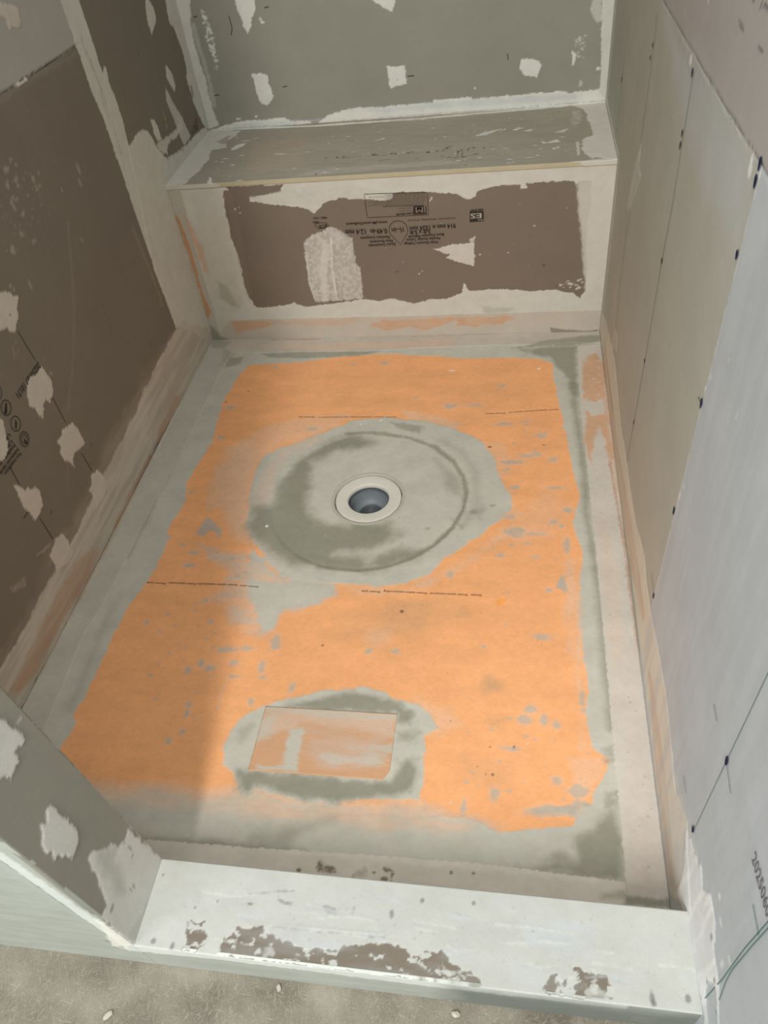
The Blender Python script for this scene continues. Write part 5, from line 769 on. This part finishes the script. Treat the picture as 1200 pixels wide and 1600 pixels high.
# ================================================================== SHOWER TRAY
DX, DY = .612, -.710
tray = tag(empty('shower_tray', (.6, -.8, 0)), 'orange fleece shower tray with grey thinset coats around a round drain', 'shower tray')
s = Surface((0, 0, 0), (1, 0, 0), (0, 1, 0), rng(0, 1200, 2), rng(-1621, 0, 2), 'ts', seed=6, thick=25, relief=.15, cloud=.15)
s.run(DATA['tray'])
r = np.hypot(s.UU - 607, s.VV + 705); rd = np.hypot(s.UU - DX * 1000, s.VV - DY * 1000)
s.h += -2.2 * sstep((243 - r) / 14) - .9 * np.exp(-((r - 236) / 6) ** 2) - 1.2 * sstep((110 - rd) / 30)
finish(s.build(tray, 'thinset_coat', 'thinset', hole=(DX * 1000, DY * 1000, 83)))
box('tray_base', (0, -1.62, -.10), (.5, 0, -.024), slab, tray)
box('tray_base', (.72, -1.62, -.10), (W, 0, -.024), slab, tray)
# small rectangular membrane piece bedded in thinset
def plate(name, pts, z0, z1, mat, parent):
    n = len(pts); v = [(x, y, z0) for x, y in pts] + [(x, y, z1) for x, y in pts]
    f = [tuple(range(n, 2 * n)), tuple(reversed(range(n)))] + [(i, (i + 1) % n, n + (i + 1) % n, n + i) for i in range(n)]
    return mesh_obj(name, v, f, mat, parent)
pp = DATA['patch']
p4 = np.array(pp['quad']) ; g = 60
ss = Surface((0, 0, .0016), (1, 0, 0), (0, 1, 0), np.linspace(0, 1, g * 2), np.linspace(0, 1, g), 'orangeband', thick=1.5, relief=.1, seed=8)
a_, b_ = np.meshgrid(np.linspace(0, 1, g * 2), np.linspace(0, 1, g), indexing='ij')
Q = (p4[3] * (1 - a_)[..., None] + p4[2] * a_[..., None]) * (1 - b_)[..., None] + (p4[0] * (1 - a_)[..., None] + p4[1] * a_[..., None]) * b_[..., None]
ss.UU, ss.VV = Q[..., 0], Q[..., 1]
ss.h = .1 * fbm(ss.UU / 30, ss.VV / 30, 3)
cut = np.clip(((a_ - .955) / .045 + (.13 - b_) / .13 - 1), 0, 1); ss.UU -= cut * 9; 
class _all: pass
def fullblend(kind, pts, c, o):
    w = (slice(None), slice(None)); d = seg_dist(ss.UU, ss.VV, pts, True) + 2 * o['n'] * fbm(ss.UU / o['ns'], ss.VV / (o['ns'] * .35), 4)
    ss.blend(w, sstep(.5 - d / o['s']), c, o)
for op in pp['ops']: fullblend(*op)
for o in ss.build(tray, 'membrane_patch', 'fleece'): o['label'] = 'small rectangular membrane patch smeared with thinset'

# printed lines on the tray fleece: rows of tiny lettering
inkm = mat_plain('printing_ink', (58, 50, 44), .9, .05, 300, 0)
inkm2 = mat_plain('printing_ink_faded', (110, 92, 76), .9, .05, 300, 0)
def text(name, body, surf, u, v, size, ang, mat, parent, width=None, off=0.0, h=1.2, lead=1.0, sp=1.0, sh=0):
    """flat printed lettering lying on a sheet; surf = (origin, U, V); size and u, v in mm"""
    c = bpy.data.curves.new(name, 'FONT'); c.body = body; c.size = size / 1000; c.offset = off / 1000; c.space_line = lead; c.space_character = sp; c.shear = sh
    c.resolution_u = 2
    O, U, V = (Vector(a) for a in surf); N = U.cross(V); ca, sa = math.cos(ang), math.sin(ang)
    X = U * ca + V * sa; Y = V * ca - U * sa
    p = O + U * u / 1000 + V * v / 1000 + N * h / 1000
    t = bpy.data.objects.new(name, c); COL.objects.link(t)
    bpy.context.view_layer.update()
    me = bpy.data.meshes.new_from_object(t.evaluated_get(bpy.context.evaluated_depsgraph_get()))
    bpy.data.objects.remove(t); bpy.data.curves.remove(c)
    n = len(me.vertices); co = np.empty(n * 3, np.float32); me.vertices.foreach_get('co', co); co = co.reshape(-1, 3)
    k = width / 1000 / max(1e-6, co[:, 0].max() - co[:, 0].min()) if width else 1.0      # stretched to its measured length
    co = np.array(p)[None] + co[:, :1] * k * np.array(X)[None] + co[:, 1:2] * np.array(Y)[None]
    me.vertices.foreach_set('co', co.astype(np.float32).ravel()); me.update(); me.name = name
    me.materials.clear(); me.materials.append(mat)
    o = bpy.data.objects.new(name, me); COL.objects.link(o)
    o.parent = parent; o.matrix_parent_inverse = Matrix.Translation(-Vector(parent.location))
    return o
TR = ((0, 0, 0), (1, 0, 0), (0, 1, 0)); BFS = ((0, 0, 0), (1, 0, 0), (0, 0, 1)); LW = ((0, 0, 0), (0, 1, 0), (0, 0, 1)); RW = ((W, 0, 0), (0, -1, 0), (0, 0, 1))

# ================================================================== FLOOR DRAIN
drain = tag(empty('floor_drain', (DX, DY, -.003)), 'round white drain ring with dark grey throat in the tray', 'drain')
def lathe(name, prof, mat, parent, n=64, smooth=True):
    v, f = [], []
    for r_, z_ in prof:
        for i in range(n):
            a = 2 * math.pi * i / n; v.append((DX + r_ * math.cos(a), DY + r_ * math.sin(a), z_))
    for j in range(len(prof) - 1):
        for i in range(n): f.append((j * n + i, j * n + (i + 1) % n, (j + 1) * n + (i + 1) % n, (j + 1) * n + i))
    o = mesh_obj(name, v, f, mat, parent, smooth)
    return o
white_pl = mat_plain('white_plastic_dusty', (214, 212, 202), .6, .03, 120, .05)
grey_pl = mat_plain('grey_plastic', (128, 136, 142), .45, .05, 60, .05)
dark_pl = mat_plain('dark_plastic', (92, 97, 102), .5, .05, 60, .05)
z0 = -.0034
o = lathe('flange', [(.0835, z0 - .02), (.0835, z0 + .0005), (.086, z0 + .0012), (.092, z0 + .0006)], MAT['thinset'] and mat_plain('thinset_rim', (186, 184, 172), .9), drain)
o = lathe('drain_ring', [(.0805, z0 - .02), (.0805, z0 - .0015), (.0795, z0 - .0005), (.076, z0), (.066, z0 - .0015), (.054, z0 - .001), (.0512, z0 - .002), (.0498, z0 - .004), (.0498, z0 - .012)], white_pl, drain)
o['label'] = 'white plastic ring'
o = lathe('gap_seat', [(.0836, z0 - .012), (.0803, z0 - .012)], dark_pl, drain)
lathe('throat_lip', [(.0506, z0 - .009), (.0508, z0 - .022), (.0490, z0 - .0225)], mat_plain('lip_plastic', (84, 90, 98), .5, .05, 60, .05), drain)['label'] = 'dark upper lip of the throat'
lathe('throat', [(.0490, z0 - .0222), (.0485, z0 - .046), (.042, z0 - .056), (.030, z0 - .060), (.0285, z0 - .060)], grey_pl, drain)['label'] = 'dark grey plastic throat'
lathe('pipe_socket', [(.0292, z0 - .061), (.0292, z0 - .051), (.0280, z0 - .050), (.0262, z0 - .051), (.0258, z0 - .062), (.0228, z0 - .063), (.0224, z0 - .058), (.0205, z0 - .058), (.0200, z0 - .11), (.0005, z0 - .111)], dark_pl, drain)

# ================================================================== BENCH
bench = tag(empty('shower_bench', (.6, .2, 0)), 'built-in board bench across the back of the shower', 'bench')
s = Surface((0, 0, 0), (1, 0, 0), (0, 0, 1), rng(0, 1200, 2), rng(0, H * 1000 - 12, 2), 'mudj', seed=9)
s.run(DATA['bfront']); finish(s.build(bench, 'front_compound', 'compound'))
s = Surface((0, 0, H), (1, 0, 0), (0, 1, 0), rng(0, 1200, 2), rng(-1, B * 1000, 2), 'seat', seed=10, thick=2)
s.run(DATA['btop']); finish(s.build(bench, 'seat_board'))
def edge_strip():
    us = rng(0, 1200, 3); rs = np.random.RandomState(4)
    s = Surface((0, -.0012, H - .0125), (1, 0, 0), (0, 0, 1), us, rng(0, 11.5, 1.6), 'yellow', seed=12, thick=3, relief=.3)
    s.col[:] = lin((188, 180, 152))
    ue = DATA['edge_u']
    k = sstep((ue[0] - s.UU + 40 * fbm(s.UU / 20, s.VV / 6)) / 12) + sstep((s.UU - ue[1] + 40 * fbm(s.UU / 20, s.VV / 6)) / 12)
    k = np.clip(k, 0, 1); s.col = s.col * (1 - k[..., None]) + lin(PAL['mudt']) * k[..., None]; s.h += k * .8
    return s
for o in edge_strip().build(bench, 'seat_edge', 'compound'): o['label'] = 'cream foam edge of the seat board'
box('bench_core', (0, .012, 0), (W, B, H - .004), slab, bench)

# ================================================================== CURB
curb = tag(empty('shower_curb', (.8, -1.68, 0)), 'low curb at the entrance skimmed in white compound', 'curb')
s = Surface((0, 0, HC), (1, 0, 0), (0, 1, 0), rng(X0 * 1000 - 6, 1201, 1.8), rng(YO * 1000 - .5, YI * 1000, 1.8), 'curbw', seed=13, thick=3, relief=.5)
s.run(DATA['ctop']); finish(s.build(curb, 'top_compound', 'compound'))
s = Surface((0, YO, 0), (1, 0, 0), (0, 0, 1), rng(X0 * 1000 - 6, 1201, 2.5), rng(FZ * 1000 - 4, HC * 1000 - .5, 2.5), 'front', seed=5, thick=4)
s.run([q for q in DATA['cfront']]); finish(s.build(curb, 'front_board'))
box('curb_core', (X0 - .02, YO + .004, -.02), (W, YI - .003, HC - .003), slab, curb)
s = Surface((0, YI, 0), (-1, 0, 0), (0, 0, 1), rng(-1200, -(X0 * 1000) + 10, 12), rng(0, HC * 1000 - .5, 6), 'curbw', seed=15, thick=2)
s.build(curb, 'inner_board', 'compound')

# ================================================================== CRUMBS
crumbm = mat_plain('dry_plaster', (188, 184, 172), .9, .06, 200, .3)
def crumb(x, y, z, r, seed, label, name='plaster_crumb', stretch=1.0):
    bm = bmesh.new(); bmesh.ops.create_icosphere(bm, subdivisions=2, radius=r); rs = random.Random(seed)
    for v in bm.verts:
        k = 1 + .35 * (rs.random() - .5); v.co = Vector((v.co.x * k * stretch, v.co.y * k, v.co.z * k * .6))
    lo = min(v.co.z for v in bm.verts)
    for v in bm.verts: v.co.z -= lo
    me = bpy.data.meshes.new(name); bm.to_mesh(me); bm.free(); me.materials.append(crumbm)
    o = bpy.data.objects.new(name, me); o.location = (x, y, z); o.rotation_euler.z = seed; COL.objects.link(o)
    return tag(o, label, 'crumb')
# ================================================================== PRINT ON THE BOARDS
text('printed_text','914 mm x 1524 mm',BFS,792.3,347.2,16.9,-3.118,inkm,bench, off=0.55,width=126.2)
text('printed_text','3-ft x 5-ft',BFS,723.5,334.3,16.9,-3.126,inkm,bench, off=0.55,width=58.3)
text('printed_text','WATERPROOF  IMPERMÉABLE  ÉTANCHE',BFS,793.0,364.9,6.5,-3.136,inkm,bench,width=130.5)
text('printed_text','Murs Douches Plafonds',BFS,759.7,321.7,10.4,-3.113,inkm,bench, off=0.3,width=99.3)
text('printed_text','Paredes Duchas Techos',BFS,748.6,311.2,10.4,-3.129,inkm,bench, off=0.3,width=94.3)
text('printed_text','Walls Showers Ceilings',BFS,742.7,300.4,10.4,-3.129,inkm,bench, off=0.3,width=96.6)
text('printed_text','½-in',BFS,651.8,343.1,19.5,-3.139,inkm,bench, off=0.4,width=35.5)
text('printed_text','0.49-in  12.4 mm',BFS,603.6,341.7,19.5,3.125,inkm,bench, off=0.6,width=118.8)
text('printed_text','www.JM.com/GoBoard',BFS,605.9,363.4,10.4,3.141,inkm,bench, off=0.3,width=114.6)
text('printed_text','Planchers Comptoirs',BFS,608.7,321.3,10.4,3.140,inkm,bench, off=0.3,width=83.3)
text('printed_text','Pisos Encimeras',BFS,616.5,309.8,10.4,-3.129,inkm,bench, off=0.3,width=65.3)
text('printed_text','Floors Countertops',BFS,622.8,300.2,10.4,-3.113,inkm,bench, off=0.3,width=76.6)
text('printed_text','PMG 1435',BFS,440.2,384.1,9.1,3.142,inkm,bench, off=0.1,width=38.1)
text('printed_text','ES',BFS,438.5,362.4,14.3,-3.055,inkm,bench, off=0.2, sh=0.25,width=27.9)
text('printed_text','PMG',BFS,414.7,372.6,7.8,-3.081,inkm,bench, off=0.2,width=16.6)
text('printed_text','ESR-2747',BFS,866.8,383.9,6.5,3.142,inkm,bench, off=0.3,width=33.9)
text('printed_text','Johns Manville warranty terms and installation instructions available online'[:48],BFS,714.6,433.7,3.4,3.128,inkm,bench,width=109.8)
text('printed_text','Johns Manville warranty terms and installation instructions available online'[:66],BFS,714.3,429.3,3.4,3.128,inkm,bench,width=151.7)
text('printed_text','Johns Manville warranty terms and installation instructions available online'[:48],BFS,714.0,424.9,3.4,3.129,inkm,bench,width=110.1)
text('printed_text','Johns Manville warranty terms and installation instructions available online'[:42],BFS,712.0,420.6,3.4,3.129,inkm,bench,width=98.2)
text('printed_text','Johns Manville warranty terms and installation instructions available online'[:66],BFS,713.4,416.1,3.4,3.130,inkm,bench,width=154.2)
text('printed_text','Johns Manville warranty terms and installation instructions available online'[:60],BFS,709.6,411.8,3.4,3.130,inkm,bench,width=138.7)
text('printed_text','Johns Manville warranty terms and installation instructions available online'[:65],BFS,709.3,407.3,3.4,3.130,inkm,bench,width=151.2)
text('printed_text','Johns Manville warranty terms and installation instructions available online'[:47],BFS,707.3,402.9,3.4,3.130,inkm,bench,width=109.4)
text('printed_text','Johns Manville PO Box'[:27],BFS,678.0,403.9,3.8,3.130,inkm,bench,width=80.0)
text('printed_text','Johns Manville PO Box'[:8],BFS,676.2,403.1,3.8,3.126,inkm,bench,width=19.0)
text('printed_text','Johns Manville PO Box'[:12],BFS,675.7,397.1,3.8,3.131,inkm,bench,width=36.5)
text('printed_text','Johns Manville PO Box'[:11],BFS,675.2,390.1,3.8,3.133,inkm,bench,width=33.1)
text('printed_text','Johns Manville',BFS,674.6,383.1,6.5,-3.112,inkm,bench, off=0.3,width=43.9)
text('printed_text','20250627 10171',LW,-807.9,467.2,20.0,-3.106,inkm,wl, off=0.2,width=101.3)
text('printed_text','Fast installation',LW,-977.2,373.2,12.0,3.109,inkm,wl, off=0.1,width=63.9)
text('printed_text','Instalación rápida',LW,-977.9,383.7,12.0,3.123,inkm,wl, off=0.1,width=74.0)
text('printed_text','Installation rapide',LW,-979.2,396.2,12.0,3.128,inkm,wl, off=0.1,width=80.8)
text('printed_text','Ultra',LW,-981.4,407.7,12.0,-3.136,inkm,wl, off=0.1,width=33.7)
text('printed_text','Ultra',LW,-977.2,420.2,12.0,-3.130,inkm,wl, off=0.1,width=33.7)
text('printed_text','20250604',RW,1674.1,441.2,26.0,0.157,flat_mat("printgrey"),wr, off=0.1,width=66.7)
text('printed_text','Shower system waterproofing tray'[:34],TR,645.0,-397.9,8.0,3.135,inkm2,tray, h=0.6,width=145.2)
text('printed_text','Shower system waterproofing tray'[:15],TR,496.2,-396.9,8.0,-3.127,inkm2,tray, h=0.6,width=68.3)
text('printed_text','Shower system waterproofing tray'[:10],TR,416.8,-396.4,8.0,3.135,inkm,tray, h=0.6,width=45.6)
text('printed_text','Shower system waterproofing tray'[:15],TR,1071.0,-368.2,8.0,-3.060,inkm,tray, h=0.6,width=59.8)
text('printed_text','Shower system waterproofing tray'[:16],TR,1008.1,-373.1,8.0,-3.024,inkm,tray, h=0.6,width=65.5)
text('printed_text','Shower system waterproofing tray'[:13],TR,934.8,-383.4,8.0,-3.099,inkm,tray, h=0.6,width=53.7)
text('printed_text','Shower system waterproofing tray'[:26],TR,359.6,-993.1,8.0,-3.138,inkm,tray, h=0.6,width=93.1)
text('printed_text','Shower system waterproofing tray'[:12],TR,409.4,-996.4,8.0,3.104,inkm2,tray, h=0.6,width=44.8)
text('printed_text','Shower system waterproofing tray'[:18],TR,263.8,-994.4,8.0,3.128,inkm,tray, h=0.6,width=65.9)
text('printed_text','Shower system waterproofing tray'[:12],TR,191.2,-996.5,8.0,3.105,inkm,tray, h=0.6,width=47.0)
text('printed_text','Shower system waterproofing tray'[:7],TR,896.9,-997.9,8.0,-3.133,inkm,tray, h=0.6,width=24.0)
text('printed_text','Shower system waterproofing tray'[:24],TR,867.6,-998.4,8.0,3.132,inkm,tray, h=0.6,width=79.8)
text('printed_text','Shower system waterproofing tray'[:28],TR,782.4,-997.9,8.0,3.120,inkm,tray, h=0.6,width=93.9)
text('printed_text','Shower system waterproofing tray'[:12],TR,681.9,-998.8,8.0,3.123,inkm,tray, h=0.6,width=42.1)

def ring_shape(name, surf, parent, outer, w, mat, h=1.2):
    """outline drawn on a sheet, line width w mm"""
    O, U, V = (Vector(a) for a in surf); N = U.cross(V); p = np.array(outer, float); n = len(p)
    c = p.mean(0); t = np.roll(p, -1, 0) - np.roll(p, 1, 0); t /= np.linalg.norm(t, axis=1)[:, None]; nr = np.c_[-t[:, 1], t[:, 0]]
    q = np.r_[p + nr * w / 2, p - nr * w / 2]
    v = [O + U * a / 1000 + V * b / 1000 + N * h / 1000 for a, b in q]
    return mesh_obj(name, v, [(i, (i + 1) % n, n + (i + 1) % n, n + i) for i in range(n)], mat, parent)
def fill_shape(name, surf, parent, pts, mat, h=1.1):
    O, U, V = (Vector(a) for a in surf); N = U.cross(V)
    return mesh_obj(name, [O + U * a / 1000 + V * b / 1000 + N * h / 1000 for a, b in pts], [tuple(range(len(pts)))], mat, parent)

ring_shape('printed_pin', BFS, bench, [(657.2, 324.6), (658.9, 328.7), (659.9, 333.0), (660.2, 337.4), (659.7, 341.8), (658.5, 346.0), (656.5, 350.0), (653.9, 353.6), (650.8, 356.7), (647.1, 359.2), (643.1, 361.0), (638.8, 362.1), (634.4, 362.5), (630.0, 362.1), (625.7, 361.0), (621.7, 359.2), (618.0, 356.7), (614.9, 353.6), (612.3, 350.0), (610.3, 346.0), (609.1, 341.8), (608.6, 337.4), (608.9, 333.0), (609.9, 328.7), (611.6, 324.6), (636.6, 294.0)], 1.6, inkm)
ring_shape('printed_frame', BFS, bench, [(719.8, 436.0), (720.0, 425.9), (720.2, 415.8), (720.4, 405.8), (720.6, 395.7), (720.8, 385.6), (721.0, 375.5), (692.8, 375.4), (664.7, 375.3), (636.6, 375.2), (608.4, 375.2), (580.2, 375.1), (552.1, 375.0), (552.0, 385.8), (551.9, 396.6), (551.8, 407.4), (551.7, 418.3), (551.6, 429.1), (551.5, 439.9), (579.6, 439.2), (607.6, 438.6), (635.6, 438.0), (663.7, 437.3), (691.8, 436.6)], 1.4, inkm)
fill_shape('printed_logo', BFS, bench, [(681.3, 402.0), (715.8, 401.1), (715.9, 377.5), (677.6, 377.7)], inkm)
text('printed_text','JM',BFS,714.7,397.7,22.1,-3.135,flat_mat("brown"),bench, off=0.3, h=1.6,width=30.3)
fill_shape('printed_logo', BFS, bench, [(831.1, 378.8), (867.5, 377.8), (868.0, 350.7), (830.3, 348.9)], inkm)
text('printed_text','ES',BFS,864.1,372.8,19.5,-3.132,flat_mat("greylt"),bench, off=0.3, h=1.6,width=29.8)
text('printed_text','ICC',BFS,866.4,356.0,5.2,-3.127,flat_mat("greylt"),bench, off=0.1, h=1.6,width=13.7)
ring_shape('printed_logo', BFS, bench, [(440.6, 359.5), (439.9, 361.7), (437.8, 363.7), (434.6, 365.3), (430.3, 366.6), (425.5, 367.3), (420.3, 367.5), (415.2, 367.0), (410.6, 366.0), (406.9, 364.5), (404.2, 362.7), (402.8, 360.6), (402.8, 358.4), (404.2, 356.3), (406.9, 354.5), (410.6, 353.0), (415.2, 352.0), (420.3, 351.5), (425.5, 351.7), (430.3, 352.4), (434.6, 353.7), (437.8, 355.3), (439.9, 357.3)], 1.2, inkm)
ring_shape('printed_symbol', LW, wl, [(-936.9, 460.4), (-937.4, 464.2), (-938.8, 467.6), (-941.1, 470.7), (-944.1, 473.0), (-947.6, 474.4), (-951.4, 474.9), (-955.2, 474.4), (-958.6, 473.0), (-961.7, 470.7), (-964.0, 467.6), (-965.4, 464.2), (-965.9, 460.4), (-965.4, 456.6), (-964.0, 453.1), (-961.7, 450.1), (-958.6, 447.8), (-955.2, 446.4), (-951.4, 445.9), (-947.6, 446.4), (-944.1, 447.8), (-941.1, 450.1), (-938.8, 453.1), (-937.4, 456.6)], 1.5, inkm)
ring_shape('printed_symbol', LW, wl, [(-935.9, 420.6), (-936.4, 424.4), (-937.8, 427.9), (-940.1, 430.9), (-943.1, 433.2), (-946.6, 434.6), (-950.4, 435.1), (-954.2, 434.6), (-957.6, 433.2), (-960.7, 430.9), (-963.0, 427.9), (-964.4, 424.4), (-964.9, 420.6), (-964.4, 416.8), (-963.0, 413.4), (-960.7, 410.3), (-957.6, 408.0), (-954.2, 406.6), (-950.4, 406.1), (-946.6, 406.6), (-943.1, 408.0), (-940.1, 410.3), (-937.8, 413.4), (-936.4, 416.8)], 1.5, inkm)
ring_shape('printed_symbol', LW, wl, [(-936.2, 382.1), (-936.7, 385.9), (-938.1, 389.4), (-940.4, 392.4), (-943.5, 394.7), (-946.9, 396.1), (-950.7, 396.6), (-954.5, 396.1), (-958.0, 394.7), (-961.0, 392.4), (-963.3, 389.4), (-964.7, 385.9), (-965.2, 382.1), (-964.7, 378.3), (-963.3, 374.9), (-961.0, 371.8), (-958.0, 369.5), (-954.5, 368.1), (-950.7, 367.6), (-946.9, 368.1), (-943.5, 369.5), (-940.4, 371.8), (-938.1, 374.9), (-936.7, 378.3)], 1.5, inkm)
ring_shape('printed_symbol', LW, wl, [(-938.8, 497.7), (-939.3, 501.5), (-940.7, 504.9), (-943.0, 508.0), (-946.0, 510.3), (-949.5, 511.7), (-953.3, 512.2), (-957.1, 511.7), (-960.5, 510.3), (-963.6, 508.0), (-965.9, 504.9), (-967.3, 501.5), (-967.8, 497.7), (-967.3, 493.9), (-965.9, 490.4), (-963.6, 487.4), (-960.5, 485.1), (-957.1, 483.7), (-953.3, 483.2), (-949.5, 483.7), (-946.0, 485.1), (-943.0, 487.4), (-940.7, 490.4), (-939.3, 493.9)], 1.5, inkm)
ring_shape('printed_symbol', LW, wl, [(-941.7, 382.1), (-942.0, 384.4), (-942.9, 386.6), (-944.3, 388.5), (-946.2, 389.9), (-948.4, 390.8), (-950.7, 391.1), (-953.0, 390.8), (-955.2, 389.9), (-957.1, 388.5), (-958.5, 386.6), (-959.4, 384.4), (-959.7, 382.1), (-959.4, 379.8), (-958.5, 377.6), (-957.1, 375.7), (-955.2, 374.3), (-953.0, 373.4), (-950.7, 373.1), (-948.4, 373.4), (-946.2, 374.3), (-944.3, 375.7), (-942.9, 377.6), (-942.0, 379.8)], 1.5, inkm)
fill_shape('printed_symbol', LW, wl, [(-947.0, 467.6), (-943.2, 466.3), (-956.8, 450.7), (-964.3, 455.0), (-955.2, 461.8)], inkm)
fill_shape('printed_symbol', LW, wl, [(-944.4, 426.9), (-946.5, 419.1), (-956.6, 411.4), (-957.2, 415.0), (-951.0, 422.7)], inkm)
fill_shape('printed_symbol', LW, wl, [(-948.9, 385.5), (-950.2, 378.4), (-946.6, 370.4), (-952.4, 370.3), (-955.0, 379.1)], inkm)

crumb(0.8915,-1.7562,0.0260,0.0040,3,'pale plaster crumb on the subfloor near the middle of the curb',stretch=1.4)
crumb(0.3970,-1.8119,0.0260,0.0042,4,'flat pale plaster crumb on the subfloor at lower left',stretch=1.8)
crumb(0.6372,-1.7517,0.0260,0.0030,5,'sliver of plaster on the subfloor against the curb front',stretch=1.8)

bpy.context.view_layer.update()
